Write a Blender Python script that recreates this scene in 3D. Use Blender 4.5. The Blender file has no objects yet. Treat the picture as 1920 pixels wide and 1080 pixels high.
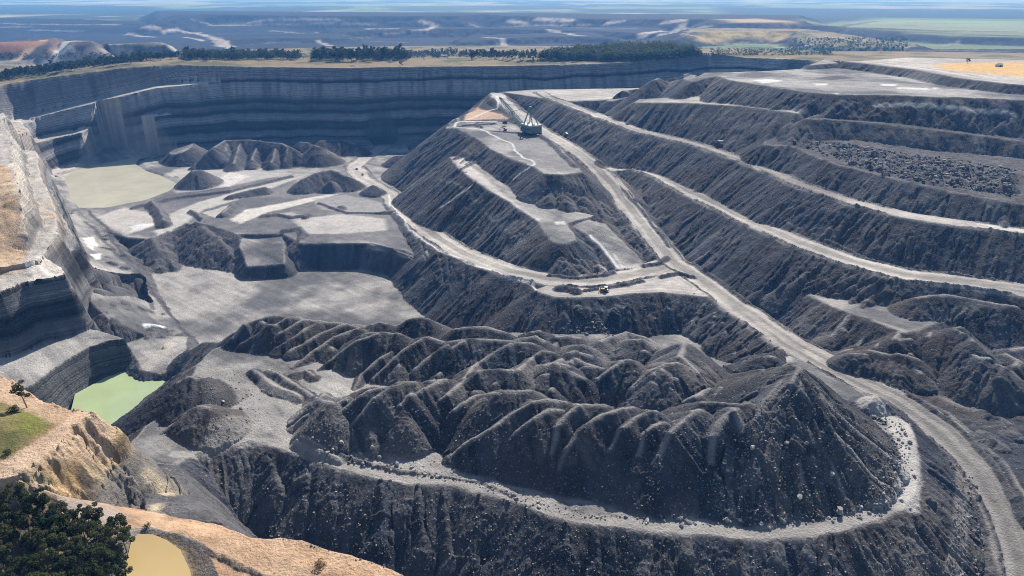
import bpy, bmesh, math, random, os
import numpy as np
from mathutils import Vector, Matrix

# ------------------------------------------------------------------ survey frame
# The camera stands at the survey origin; D is the drop below it in metres.
FOC = 1280.0
PITCH = math.radians(23.44)
CP, SP = math.cos(PITCH), math.sin(PITCH)
QUICK = float(os.environ.get('PIT_RES', '1.0'))

def ray(u, v):
    a = (u - 960.0) / FOC
    b = (v - 540.0) / FOC
    return a, CP - b * SP, -(SP + b * CP)

def W(u, v, D):
    a, f, dz = ray(u, v)
    t = D / -dz
    return (a * t, f * t, -D)

# ------------------------------------------------------------------ noise
_rt = np.random.RandomState(7).rand(256, 256).astype(np.float32)

def vnoise(x, y, seed=0):
    x = np.asarray(x, np.float32) + seed * 17.31
    y = np.asarray(y, np.float32) + seed * 9.77
    xf = np.floor(x); yf = np.floor(y)
    fx = x - xf; fy = y - yf
    fx = fx * fx * (3 - 2 * fx); fy = fy * fy * (3 - 2 * fy)
    ix = xf.astype(np.int64) & 255; iy = yf.astype(np.int64) & 255
    ix1 = (ix + 1) & 255; iy1 = (iy + 1) & 255
    a = _rt[ix, iy]; b = _rt[ix1, iy]; c = _rt[ix, iy1]; d = _rt[ix1, iy1]
    return (a + (b - a) * fx) * (1 - fy) + (c + (d - c) * fx) * fy

def fbm(x, y, o=4, seed=0, g=0.5):
    s = 0.0; a = 1.0; t = 0.0
    for k in range(o):
        s = s + a * vnoise(x, y, seed + k * 3); t += a
        x = x * 2.03; y = y * 2.03; a *= g
    return s / t * 2 - 1

def sstep(a, b, x):
    t = np.clip((x - a) / (b - a), 0, 1)
    return t * t * (3 - 2 * t)

# ------------------------------------------------------------------ terrain field
FLOOR, SPOIL, DUST, WALLK, TAN, NAT, GREY, RUBBLE, OCHRE, CLIFF, FAR = range(11)
LWALL = 11

class Field:
    def __init__(self, radii, az, base, warp=1.0):
        self.r = np.asarray(radii, np.float64); self.a = np.asarray(az, np.float64)
        R, A = np.meshgrid(self.r, self.a, indexing='ij')
        self.sh = R.shape
        self.x = (R * np.sin(A)).ravel().astype(np.float32)
        self.y = (R * np.cos(A)).ravel().astype(np.float32)
        n = self.x.size
        self.xw = self.x + warp * (1.5 * fbm(self.x / 14, self.y / 14, 3, 1) + 2.0 * fbm(self.x / 55, self.y / 55, 2, 5))
        self.yw = self.y + warp * (1.5 * fbm(self.x / 14, self.y / 14, 3, 2) + 2.0 * fbm(self.x / 55, self.y / 55, 2, 6))
        self.z = np.full(n, -base, np.float32)
        self.k = np.full(n, FLOOR, np.int16)
        self.s = self.x.copy(); self.d = np.zeros(n, np.float32)
        self.slope = np.zeros(n, bool)
        self.paints = []
    def sel(self, P, reach):
        xs = [p[0] for p in P]; ys = [p[1] for p in P]
        m = (self.x > min(xs) - reach) & (self.x < max(xs) + reach) & (self.y > min(ys) - reach) & (self.y < max(ys) + reach)
        return np.nonzero(m)[0]
    def height(self, x, y):
        r = np.hypot(x, y); a = np.arctan2(x, y)
        j = np.interp(r, self.r, np.arange(len(self.r)))
        i = np.interp(a, self.a, np.arange(len(self.a)))
        j0 = np.clip(np.floor(j).astype(int), 0, len(self.r) - 2); i0 = np.clip(np.floor(i).astype(int), 0, len(self.a) - 2)
        fj = j - j0; fi = i - i0
        Z = self.z.reshape(self.sh)
        return (Z[j0, i0] * (1 - fj) * (1 - fi) + Z[j0 + 1, i0] * fj * (1 - fi) + Z[j0, i0 + 1] * (1 - fj) * fi + Z[j0 + 1, i0 + 1] * fj * fi)

def segdist(x, y, P, closed):
    n = len(P); best = np.full(x.shape, 1e18, np.float32)
    s = np.zeros_like(best); z = np.zeros_like(best); acc = 0.0
    for i in range(n if closed else n - 1):
        ax, ay, az_ = P[i]; bx, by, bz = P[(i + 1) % n]
        dx, dy = bx - ax, by - ay; L2 = dx * dx + dy * dy + 1e-9
        t = np.clip(((x - ax) * dx + (y - ay) * dy) / L2, 0, 1)
        d2 = (x - ax - t * dx) ** 2 + (y - ay - t * dy) ** 2
        m = d2 < best
        best = np.where(m, d2, best)
        L = math.sqrt(L2)
        s = np.where(m, acc + t * L, s)
        z = np.where(m, az_ + t * (bz - az_), z)
        acc += L
    return np.sqrt(best), s, z

def inside(x, y, P):
    c = np.zeros(x.shape, bool); n = len(P)
    for i in range(n):
        ax, ay = P[i][0], P[i][1]; bx, by = P[(i + 1) % n][0], P[(i + 1) % n][1]
        if ay == by: continue
        m = (ay > y) != (by > y)
        c ^= m & (x < (bx - ax) * (y - ay) / (by - ay) + ax)
    return c

_opn = [0]
def _commit(F, ix, win, zf, k, s, d, sl):
    _opn[0] += 1
    w = ix[win]
    F.z[w] = zf[win]; F.k[w] = k[win]; F.s[w] = s[win] + _opn[0] * 53.7; F.d[w] = d[win]; F.slope[w] = sl[win]

def fill(F, pts, slope=0.72, kt=DUST, ks=SPOIL, r=1.0, extra=(), reach=None, px=True, cut=False, smooth=14.0, s2=None):
    P = [W(*p) for p in pts] if px else [tuple(p) for p in pts]
    E = [W(*p) for p in extra] if px else [tuple(p) for p in extra]
    if reach is None: reach = 125 / slope + 8
    ix = F.sel(P, reach)
    if not len(ix): return P
    x = F.xw[ix]; y = F.yw[ix]
    d, s, zb = segdist(x, y, P, True)
    ins = inside(x, y, P)
    zt = zb.copy()
    pts_i = []
    for i in range(len(P)):
        a = P[i]; b = P[(i + 1) % len(P)]
        for k in range(4):
            t = k / 4; pts_i.append([a[q] + (b[q] - a[q]) * t for q in range(3)])
    pts_i += [list(e) for e in E] * 4
    ii = np.nonzero(ins)[0]
    xi = x[ii]; yi = y[ii]; num = np.zeros(len(ii), np.float32); den = np.zeros(len(ii), np.float32)
    for a, b, c in pts_i:
        w = 1.0 / ((xi - a) ** 2 + (yi - b) ** 2 + 30.0) ** 1.5
        num += w * c; den += w
    if len(ii):
        m = sstep(0, smooth, d[ii]); zt[ii] = zb[ii] * (1 - m) + num / den * m
    de = np.sqrt(d * d + r * r) - r
    sg = -1.0 if not cut else 1.0
    run = slope * de
    if s2: run = np.where(de < s2[0], slope * de, slope * s2[0] + s2[1] * (de - s2[0]))
    zf = np.where(ins, zt, zb + sg * run)
    win = zf > F.z[ix] if not cut else zf < F.z[ix]
    kk = np.where(ins, kt, ks).astype(np.int16)
    _commit(F, ix, win, zf, kk, s, d, ~ins)
    return P

def band(F, pts, w, slope=0.72, kt=DUST, ks=SPOIL, up=None, r=0.6, reach=None, px=True, soft=False):
    P = [W(*p) for p in pts] if px else [tuple(p) for p in pts]
    if reach is None: reach = 110 / slope + w
    ix = F.sel(P, reach); x = F.xw[ix]; y = F.yw[ix]
    d, s, zc = segdist(x, y, P, False)
    e = np.maximum(d - w, 0); e = np.sqrt(e * e + r * r) - r
    z0 = F.z[ix]
    zf = np.maximum(z0, zc - slope * e)
    if up: zf = np.where(e < 16, np.minimum(zf, zc + up * e), zf)
    top = (d < w) & (z0 - zc < 2.5)
    win = (np.abs(zf - z0) > 1e-4) | top
    kk = np.where(top, kt, ks).astype(np.int16)
    if w > 8 and up:      # safety berm pushed up along both edges
        g = sstep(.22, .4, vnoise(s / 22, s * 0 + _opn[0], 77))
        bm_ = np.exp(-((d - w + 1.0) / .85) ** 2) * g
        zf = zf + 1.15 * bm_ * (.7 + .6 * vnoise(s / 2.5, s * 0, 78)); kk[(bm_ > .45)] = RUBBLE
    _commit(F, ix, win, zf, kk, s, np.where(top, d, e), ~top)
    return P

def ridge(F, P, slope=0.72, ks=SPOIL, r=1.8, k_crest=None, reach=None, above=None, d0=0.0, dmax=None):
    """P: world polyline of a spoil ridge; one point makes a cone."""
    if len(P) == 1: P = [P[0], (P[0][0] + .3, P[0][1], P[0][2])]
    if reach is None: reach = 70
    ix = F.sel(P, reach); x = F.xw[ix]; y = F.yw[ix]
    d, s, zc = segdist(x, y, P, False)
    de = np.sqrt(d * d + r * r) - r
    zf = zc - slope * de
    win = zf > F.z[ix]
    if dmax: win &= d < dmax
    if above is not None: win &= F.z[ix] > above
    kk = np.full(len(ix), ks, np.int16)
    if k_crest is not None: kk[d < r * 0.9] = k_crest
    _commit(F, ix, win, zf, kk, s, d + d0, np.ones(len(ix), bool))

_ts = np.exp(np.linspace(math.log(60), math.log(40000), 5200))
FIELDS = []
def ground_z(x, y):
    x = np.asarray(x, float); y = np.asarray(y, float)
    near, far = FIELDS[0], FIELDS[-1]
    r = np.hypot(x, y)
    return np.where(r < near.r[-1] - 3, near.height(x, y), far.height(x, y))

def drape(u, v, b=0.0):
    """the spot of ground seen along a sight line of the survey, b metres above it"""
    a, f, dz = ray(u, v)
    x = a * _ts; y = f * _ts; z = dz * _ts
    h = z - ground_z(x, y) - b
    k = np.nonzero(h <= 0)[0]
    if not len(k): return (x[-1], y[-1], float(z[-1]))
    k = k[0]
    if k == 0: return (x[0], y[0], float(z[0]))
    t = _ts[k - 1] + (_ts[k] - _ts[k - 1]) * h[k - 1] / (h[k - 1] - h[k])
    return (a * t, f * t, dz * t)

def dridge(F, pts, b, slope=0.72, ks=SPOIL, r=1.5, k_crest=None, d0=0.0, dmax=None):
    """spoil spur whose crest stands b (number or list) metres above the ground it was tipped on"""
    P = []
    for i, (u, v) in enumerate(pts):
        bb = b if not isinstance(b, (list, tuple)) else b[min(i, len(b) - 1)]
        P.append(drape(u, v, bb))
    ridge(F, P, slope, ks, r, k_crest, d0=d0, dmax=dmax)
    return P

def paint(F, pts, col, amt=1.0, feather=3.0, line=None, px=True, rag=1.0):
    P = [drape(*p) for p in pts] if px else pts
    F.paints.append((P, col, amt, feather, line, rag))
# ------------------------------------------------------------------ near terrain
def radii(spec):
    out = []
    for a, b, st in spec:
        n = max(2, int(math.log(b / a) / (st / QUICK)))
        out += list(np.exp(np.linspace(math.log(a), math.log(b), n, endpoint=False)))
    return out + [spec[-1][1]]

NEAR_R = radii([(62, 130, .0045), (130, 260, .0022), (260, 1060, .0017), (1060, 1270, .0007), (1270, 2200, .0035)])
NEAR = Field(NEAR_R, np.linspace(math.radians(-57), math.radians(57), int(1500 * QUICK)), 258.0)
FAR_ = Field(radii([(2150, 9000, .004), (9000, 60000, .012)]), np.linspace(math.radians(-57), math.radians(57), int(1000 * QUICK)), 175.0, warp=12.0)
FIELDS[:] = [NEAR, FAR_]
N = NEAR

# natural country behind the pit, and its benched highwall
rim = [(-200, 215, 142), (-60, 178, 134), (0, 160, 130), (60, 150, 126), (120, 141, 120), (250, 125, 112), (330, 122, 112), (420, 124, 114),
       (520, 126, 117), (640, 127, 118), (760, 125, 118), (900, 124, 118), (1000, 122, 118), (1100, 120, 118), (1200, 116, 118),
       (1290, 111, 118), (1335, 107, 119), (1420, 109, 119), (1520, 112, 116)]
rimW = [W(*p) for p in rim]
back = rimW + [(560, 1050, -112), (900, 800, -110), (2400, 700, -110), (2600, 2600, -172), (0, 2700, -172), (-2600, 2600, -172), (-2400, 900, -150), (-1100, 860, -142)]
inner = [(p[0] * 1.10, p[1] * 1.10, p[2] + 1) for p in rimW[2:]] + [(p[0] * 1.04, p[1] * 1.04, p[2] + 1) for p in rimW[2:]]
outer = [(p[0] * q, p[1] * q, -152) for p in rimW[2:] for q in (1.32, 1.45, 1.65)]
fill(N, back, slope=2.5, kt=NAT, ks=WALLK, px=False, smooth=25, reach=90, extra=inner + outer)
for pts, w in (([(-40, 240), (38, 222), (120, 202), (200, 182), (290, 161), (380, 153)], 36),
               ([(20, 272), (75, 260), (140, 246), (200, 233), (275, 218)], 26), ([(90, 322), (130, 314), (160, 307), (215, 293), (270, 278)], 20)):
    Pb = [drape(u, v) for u, v in pts]
    # the ledge dies out into the wall at its right-hand end
    Pb[-1] = (Pb[-1][0], Pb[-1][1] + .6 * w, Pb[-1][2]); e0, e1 = Pb[-2], Pb[-1]; L_ = math.hypot(e1[0] - e0[0], e1[1] - e0[1])
    Pb.append((e1[0] + (e1[0] - e0[0]) / L_ * 110, e1[1] + (e1[1] - e0[1]) / L_ * 110 + w * 1.2, e1[2]))
    band(N, Pb, w, 2.3, DUST if w > 6 else GREY, WALLK, r=.3, px=False)
ridge(N, [W(*q) for q in ((985, 108, 113), (1040, 99, 109), (1100, 94, 106), (1180, 90, 103), (1250, 90, 103), (1298, 98, 108))], .13, NAT, 25, reach=240, above=-119.5)   # wooded hill
# pit floor that is left
fill(N, [(60, 480, 241.5), (100, 326, 241.5), (300, 284, 241.5), (700, 272, 242), (760, 262, 242), (780, 330, 240), (760, 420, 236), (800, 470, 236), (792, 484, 236),
         (760, 470, 236), (700, 456, 236), (560, 456, 236), (530, 438, 236), (440, 438, 236), (400, 428, 237), (345, 418, 238), (285, 447, 240), (240, 445, 241), (190, 430, 242)],
     slope=1.1, kt=GREY, ks=SPOIL, r=.5, extra=[(650, 420, 235), (500, 380, 238), (300, 380, 241), (220, 340, 241.2), (180, 380, 241.2)])
fill(N, [(100, 430, 225), (140, 395, 238), (190, 425, 241), (225, 460, 243), (262, 520, 247), (305, 575, 252), (345, 622, 256), (300, 642, 250), (262, 622, 245),
         (205, 600, 235), (150, 545, 226), (120, 500, 224)], slope=1.0, kt=GREY, ks=RUBBLE, r=.5, extra=[(225, 535, 233)])
fill(N, [(235, 645, 244), (290, 628, 247), (350, 632, 252), (352, 655, 246), (330, 690, 247), (300, 703, 249), (268, 694, 247)], slope=.9, kt=GREY, ks=RUBBLE)
fill(N, [(213, 600), (287, 583), (262, 541), (200, 551)] and [(210, 604, 259), (284, 588, 261), (266, 541, 261), (202, 554, 259)], slope=4.0, kt=RUBBLE, ks=WALLK, cut=True, reach=30)

# left highwalls, stepping down towards the pit
LWALL = 11
fill(N, [(-350, 330, 186), (43, 224, 186), (83, 320, 195), (97, 347, 187), (115, 390, 186), (130, 430, 186), (149, 467, 196), (112, 477, 190), (40, 520, 187), (-350, 545, 187)], 4.5, GREY, WALLK, r=.3, reach=60)
fill(N, [(-350, 300, 172), (38, 223, 175), (61, 257, 172), (76, 320, 171), (96, 370, 171), (106, 405, 172), (112, 440, 176), (70, 490, 178), (0, 503, 178), (-350, 520, 178)], 4.5, OCHRE, LWALL, r=.3, reach=60)
fill(N, [(-350, 260, 150), (8, 212, 148), (20, 260, 149), (28, 320, 149), (38, 370, 149), (42, 400, 158), (52, 440, 168), (55, 470, 177), (0, 492, 178), (-350, 500, 176)], 2.6, OCHRE, LWALL, r=.5, reach=60)
fill(N, [(-350, 430, 176), (0, 470, 176), (80, 480, 179), (118, 500, 184), (124, 516, 185), (90, 521, 184), (43, 530, 184), (0, 549, 184), (-350, 585, 184)], 4.5, OCHRE, WALLK, r=.3, reach=50, extra=[(60, 500, 181)])
fill(N, [(-200, 610, 215), (60, 600, 222), (175, 618, 227), (205, 625, 229), (232, 637, 230), (200, 640, 230), (165, 651, 230), (92, 697, 229), (60, 720, 229), (-150, 820, 229)], 4.5, GREY, WALLK, r=.3, reach=40, extra=[(110, 650, 226)])

# foreground plateau, its tan cliff, and the shelf that carries the orange track
fill(N, [(-300, 640, 125), (-60, 690, 126), (0, 704, 126), (60, 738, 126), (112, 762, 126), (170, 777, 126), (127, 797, 125), (100, 833, 125), (43, 877, 125),
         (30, 890, 125.5), (-30, 900, 126), (-400, 1000, 124)], 2.1, TAN, CLIFF, r=.4, extra=[(-60, 790, 122)], reach=90, smooth=5)
fill(N, [(-60, 880, 127), (30, 893, 128), (97, 921, 133), (183, 941, 143), (236, 950, 150), (275, 955, 151), (330, 972, 149), (400, 986, 147), (460, 1004, 145), (560, 1013, 142), (640, 1036, 141),
         (745, 1081, 140), (860, 1140, 139), (1000, 1300, 138), (400, 1400, 138), (-500, 1300, 134), (-500, 1000, 128)], 5.0, TAN, SPOIL, r=.5,
     extra=[(300, 1045, 143), (330, 1010, 145.5), (100, 1060, 142), (200, 1000, 143.5), (250, 1070, 142.5)], smooth=4)

# the dump in the foreground: its platform and the ramp that climbs from it to the shelf
plat = [(252, 862, 188), (240, 850, 190), (246, 838, 196), (272, 800, 199), (300, 778, 200), (335, 735, 200), (365, 690, 202), (400, 655, 203), (440, 640, 203), (500, 603, 203), (560, 600, 203),
        (640, 606, 203), (700, 612, 203), (790, 604, 203), (830, 622, 206), (960, 624, 206), (1060, 626, 206), (1150, 628, 206), (1230, 645, 206), (1300, 665, 206), (1400, 690, 206),
        (1480, 668, 209), (1560, 702, 208), (1625, 745, 208), (1660, 765, 205), (1697, 793, 201), (1713, 830, 200), (1717, 870, 200), (1710, 920, 200), (1690, 950, 200), (1647, 977, 200),
        (1597, 988, 200), (1513, 1003, 200), (1413, 1005, 200), (1280, 998, 200), (1207, 990, 200), (1083, 977, 200), (1013, 962, 200), (940, 937, 200), (853, 912, 200),
        (760, 905, 200), (640, 877, 199), (567, 853, 198), (520, 837, 197.5), (473, 823, 197), (427, 835, 196.5), (360, 848, 196), (325, 866, 192)]
fill(N, [(250, 858, 189), (325, 864, 193), (345, 896, 182), (372, 938, 168), (402, 980, 155), (330, 977, 150), (275, 956, 150), (262, 915, 157)], 1.9, RUBBLE, RUBBLE, r=.5, smooth=5)
fill(N, plat, .74, GREY, SPOIL, r=.8, extra=[(480, 720, 202), (600, 830, 198.5), (1000, 950, 200), (1500, 985, 200), (300, 850, 194)], smooth=6)
# floor of the hollow behind it
fill(N, [(980, 560, 240), (1330, 560, 238), (1400, 640, 232), (1330, 680, 232), (1000, 680, 240), (880, 640, 250)], .6, GREY, SPOIL)
# ridge tongue and pads at the lip of the upper floor
fill(N, [(446, 414, 236.3), (520, 412, 236.3), (531, 466, 240), (531, 494, 246), (464, 498, 246.5), (448, 462, 241)], 1.1, GREY, SPOIL, r=.3, smooth=5)

# ---- middle dump
band(N, [(720, 275, 243), (690, 292, 243), (664, 313, 242), (678, 332, 241), (728, 362, 238), (762, 402, 233), (812, 440, 228), (872, 476, 223), (950, 506, 218), (1030, 523, 215), (1110, 526, 213.5), (1200, 512, 213), (1262, 492, 213)],
     13, .74, DUST, SPOIL, up=.8)
fill(N, [(1000, 545, 215.5), (1040, 530, 215), (1120, 530, 213.5), (1210, 515, 213), (1270, 500, 213), (1330, 540, 213.5), (1322, 556, 213.5), (1240, 546, 213), (1150, 552, 213), (1100, 556, 214), (1040, 556, 215)], .76, DUST, SPOIL, r=.4, smooth=4)
band(N, [(932, 176, 149), (938, 184, 150), (960, 206, 157), (1000, 235, 164), (1060, 270, 173), (1110, 305, 180), (1150, 345, 188), (1190, 400, 198), (1230, 450, 207), (1262, 490, 213), (1310, 522, 214), (1380, 572, 214), (1480, 641, 212),
         (1580, 697, 210), (1680, 747, 210), (1760, 800, 212), (1830, 868, 214), (1885, 945, 217), (1912, 1010, 219), (1935, 1080, 221), (1950, 1160, 223)], 11.5, .74, DUST, SPOIL, up=.75)
fill(N, [(843, 233, 168), (893, 257, 168), (925, 281, 168), (965, 300, 168), (1003, 313, 168), (1022, 325, 168), (1060, 326, 168), (1093, 322, 168), (1067, 294, 168), (1036, 266, 168), (1013, 247, 168),
         (985, 236, 167), (960, 228, 166), (900, 222, 166), (850, 224, 167)], .78, GREY, SPOIL, r=.3, smooth=8)
fill(N, [(936, 177, 149.5), (918, 180, 151), (905, 190, 156), (893, 206, 162), (855, 222, 166), (842, 232, 168), (890, 232, 167), (955, 224, 164), (960, 208, 158)], .74, SPOIL, SPOIL, r=1)
fill(N, [(842, 294, 181), (872, 326, 183), (890, 340, 185), (907, 351, 188), (957, 378, 192), (1010, 417, 195), (1038, 452, 197), (1050, 455, 197), (1077, 450, 197), (1064, 418, 195.5), (1080, 412, 195), (1118, 404, 194), (1040, 386, 192), (978, 362, 189), (923, 306, 184), (873, 292, 181)], .78, GREY, SPOIL, r=.3, smooth=6)
fill(N, [(1064, 414, 196), (1118, 404, 195), (1134, 417, 197), (1170, 457, 205), (1205, 494, 212), (1160, 506, 213), (1130, 470, 208), (1100, 440, 202)], .78, GREY, SPOIL, r=.3, smooth=5)

# ---- right-hand dump, tier on tier
band(N, [(1150, 318, 187), (1190, 313, 184), (1232, 325, 183), (1300, 361, 183), (1400, 411, 182), (1500, 455, 180), (1600, 490, 182), (1700, 516, 183), (1800, 526, 182), (1930, 546, 181), (2200, 580, 181), (2600, 600, 181)], 12.5, .74, DUST, SPOIL, up=.74)
band(N, [(1012, 172, 150), (1030, 182, 150), (1060, 194, 150), (1120, 215, 151), (1200, 246, 153), (1300, 269, 154), (1400, 301, 154), (1500, 346, 154.5), (1600, 379, 156), (1700, 403, 157.5), (1800, 418, 157.5), (1930, 436, 157), (2200, 460, 156), (2600, 480, 156)], 9, .74, DUST, SPOIL, up=.74)
fill(N, [(945, 172, 153), (1000, 168, 152), (1150, 166, 151), (1240, 164, 148), (1235, 178, 149), (1150, 187, 150), (1060, 190, 150.5), (1000, 181, 151)], .8, DUST, SPOIL)
far_r = [(2400, 300, 118), (3200, 200, 100), (2600, 110, 90)]
fill(N, [(1190, 192, 131), (1290, 193, 124), (1400, 199, 117), (1495, 212, 114), (1506, 208, 114), (1480, 198, 113), (1380, 180, 113), (1290, 180, 122), (1200, 186, 130)], .74, DUST, SPOIL, r=.4, smooth=4)
fill(N, [(1440, 272, 138), (1480, 272, 135), (1560, 305, 138.5), (1650, 328, 140.5), (1700, 340, 141), (1800, 362, 143), (1915, 382, 144), (2300, 430, 144), (2400, 330, 138), (1915, 298, 140), (1750, 281, 139), (1600, 260, 133), (1510, 246, 131), (1440, 250, 134)], .74, RUBBLE, SPOIL, extra=[(1700, 312, 140)])
fill(N, [(1512, 222, 116), (1560, 224, 117), (1640, 230, 119), (1700, 237, 121), (1770, 245, 123), (1850, 255, 126), (1915, 264, 128), (2300, 300, 130), (2300, 245, 122), (1915, 240, 124), (1700, 218, 118), (1560, 205, 113)], .74, SPOIL, SPOIL)
fill(N, [(1570, 186, 101), (1640, 195, 105), (1700, 199, 106), (1750, 202, 107), (1915, 214, 109.5), (2300, 250, 112), (2300, 235, 110), (1915, 207, 107), (1740, 196, 105.5), (1640, 190, 103)], .74, GREY, SPOIL, smooth=4)
fill(N, [(1225, 150, 112), (1262, 142, 110), (1300, 152, 104), (1345, 142, 99), (1370, 150, 97), (1420, 158, 97), (1480, 168, 97), (1520, 173, 97), (1570, 177, 97), (1640, 177, 97), (1750, 181, 97), (1915, 186, 97), (2300, 215, 97), (2400, 150, 92), (1750, 136, 96), (1540, 127, 97), (1420, 134, 97.5), (1340, 136, 99), (1290, 138, 106)], .74, GREY, SPOIL, smooth=10)
fill(N, [(1515, 122, 92), (1545, 112, 89), (1562, 112, 88), (1640, 121, 88), (1720, 131, 88), (1800, 146, 88), (1900, 157, 88), (2300, 190, 88), (2400, 120, 88), (1900, 112, 88), (1700, 108, 88)], .74, DUST, SPOIL, smooth=8)
band(N, [(1300, 143, 108), (1282, 150, 112), (1284, 158, 117), (1217, 163, 128), (1176, 170, 136), (1188, 179, 141), (1150, 188, 149)], 7, .74, DUST, SPOIL, up=.74)
# ground right of the haul road
fill(N, [(1450, 525, 204), (1510, 548, 201), (1560, 573, 199), (1640, 602, 197), (1690, 622, 196), (1760, 606, 196), (1915, 588, 196), (2300, 600, 196), (2300, 540, 190), (1700, 540, 192)], .74, GREY, SPOIL)
fill(N, [(1560, 665, 212), (1640, 640, 208), (1720, 660, 210), (1930, 650, 210), (2300, 680, 210), (2400, 1000, 212), (2100, 1100, 214), (1940, 960, 213), (1880, 862, 212), (1780, 775, 212), (1700, 738, 212)], .74, SPOIL, SPOIL, extra=[(1830, 750, 214)])
fill(N, [(1900, 1100, 222), (1700, 1150, 226), (1730, 1060, 226), (1800, 900, 218), (1850, 880, 216), (1930, 1000, 219)], .8, RUBBLE, SPOIL)

# ---- spoil heaps
def cone(u, v, D, s=.74, r=1.5): ridge(N, [W(u, v, D)], s, SPOIL, r)
def crest(pts, s=.74, r=1.5): ridge(N, [W(*p) for p in pts], s, SPOIL, r)
# on the upper floor
crest([(348, 264, 211), (352, 266, 211)]); crest([(397, 277, 214), (362, 309, 234)], .8, .8); crest([(402, 276, 216), (422, 263, 213), (470, 262, 212), (530, 269, 213), (552, 282, 220)])
for a_, b_, c_, e_ in ((428, 263, 418, 300), (452, 262, 436, 306), (487, 263, 470, 300), (520, 268, 508, 304), (540, 274, 532, 302)): crest([(a_, b_, 214), (c_, e_, 230)], .80, 1.0)
crest([(590, 272, 214), (600, 275, 215)]); crest([(562, 266, 216), (578, 267, 216)]); cone(510, 289, 226); cone(470, 305, 232); crest([(600, 264, 219), (640, 262, 220), (668, 270, 226)])
crest([(362, 319, 220), (376, 318, 220)]); crest([(282, 330, 235), (300, 327, 234), (322, 327, 235)], .8); crest([(256, 312, 238), (275, 316, 236.5), (292, 322, 237)], .8)
crest([(568, 336, 223), (590, 324, 218), (622, 318, 217), (650, 330, 222)]); cone(563, 343, 228); crest([(620, 338, 224), (600, 352, 232)], .8); cone(698, 347, 226); crest([(430, 366, 234), (470, 355, 231), (497, 350, 230)], .8)
crest([(740, 292, 226), (762, 290, 225)]); cone(640, 385, 232)
# boundary banks on the upper floor
for pts, h in (([(598, 378), (650, 396), (700, 397), (742, 393)], 1.6), ([(490, 402), (520, 398), (545, 404), (575, 400)], 2.2), ([(250, 386), (330, 368), (430, 356), (545, 328)], 2.2), ([(360, 392), (380, 408), (372, 420)], 2.5),
               ([(285, 375), (300, 392), (306, 412)], 4.5), ([(415, 398), (432, 384), (440, 376)], 3.5), ([(570, 404), (576, 398)], 2.5)):
    dridge(N, pts, h * 1.5, .8, SPOIL, .4)
dridge(N, [(290, 450), (330, 432), (365, 416), (410, 428), (440, 438)], [3, 5, 7, 6, 3], .6, RUBBLE, 1)
dridge(N, [(375, 424), (410, 452), (436, 478)], [5, 6, 3], .6, RUBBLE, 1.5)
dridge(N, [(530, 430), (560, 425), (565, 436), (556, 450)], [3, 4, 4, 2], .8, RUBBLE, 1.2)
for u, v, h in ((312, 456, 6), (306, 473, 6.5), (322, 490, 7), (300, 500, 5), (288, 478, 5)): dridge(N, [(u, v), (u + 1, v)], h, .8, SPOIL, .6)
dridge(N, [(285, 446), (300, 470), (290, 500)], 3.5, .5, RUBBLE, 1)
# left of the middle road: spur that runs out to the floor
fill(N, [(800, 470, 228), (822, 500, 234), (868, 540, 243), (838, 548, 247), (806, 512, 240), (790, 488, 236)], .76, GREY, SPOIL, r=.6, smooth=5)
fill(N, [(560, 449, 237), (640, 450, 236.5), (720, 462, 237), (780, 482, 237), (790, 490, 238), (730, 472, 239.5), (640, 458, 240), (570, 460, 240)], 1.6, GREY, SPOIL, r=.3, smooth=4)
# ---- foreground heaps: crests and the spurs that run off them
FH = [  # rear to front; (u, v, D)
 [(445, 622, 196), (470, 602, 191), (505, 590, 188), (560, 594, 187), (590, 600, 189), (640, 606, 190), (672, 612, 190)],
 [(700, 606, 188), (712, 603, 187), (722, 606, 188)], [(768, 597, 186), (786, 594, 185), (802, 597, 186)],
 [(850, 618, 187), (880, 613, 185), (915, 614, 185), (945, 622, 187)], [(1000, 622, 188), (1014, 620, 187)],
 [(1050, 632, 186), (1070, 630, 185), (1090, 634, 186)],
 [(690, 622, 184), (720, 622, 182), (745, 628, 184)], [(780, 636, 184), (805, 633, 183), (830, 642, 185)],
 [(850, 641, 183), (880, 636, 182), (930, 637, 183), (960, 640, 183)], [(975, 643, 181), (1000, 645, 181)], [(985, 634, 183), (1005, 631, 182), (1020, 638, 184)],
 [(1080, 648, 183), (1098, 647, 183)], [(1130, 640, 186), (1180, 622, 190), (1210, 632, 190)], [(1190, 637, 184), (1205, 636, 184)],
 [(1030, 660, 180), (1042, 661, 180)], [(1075, 663, 181), (1092, 662, 180), (1108, 667, 181)],
 [(1275, 645, 179), (1286, 644, 178), (1278, 668, 178)], [(1250, 682, 175), (1272, 680, 174)], [(1165, 675, 177), (1180, 674, 176)],
 [(1025, 684, 178), (1048, 679, 177), (1070, 685, 178)], [(895, 695, 178), (930, 692, 178), (960, 694, 178)],
 [(1440, 668, 188), (1452, 668, 187)], [(1425, 692, 180), (1442, 692, 179)],
 [(800, 712, 180), (830, 709, 179)], [(745, 714, 178), (775, 713, 178)], [(690, 724, 179), (715, 722, 178), (720, 722, 178)],
 [(640, 746, 183), (650, 743, 183)], [(575, 768, 191), (590, 765, 190)],
 [(935, 733, 175), (990, 732, 175)], [(1000, 752, 175), (1030, 749, 174), (1060, 752, 175)], [(1080, 757, 174), (1130, 757, 174)],
 [(1160, 763, 174), (1185, 762, 174)], [(1215, 768, 173), (1235, 771, 173)], [(1240, 792, 175), (1250, 792, 175)], [(1300, 771, 172), (1315, 770, 172)], [(1368, 764, 170), (1376, 764, 170)],
 [(1320, 755, 172), (1400, 755, 169)], [(1030, 768, 177), (1040, 768, 177)],
 [(1488, 684, 160), (1494, 688, 160)], [(1640, 742, 196), (1648, 744, 197)],
]
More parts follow.
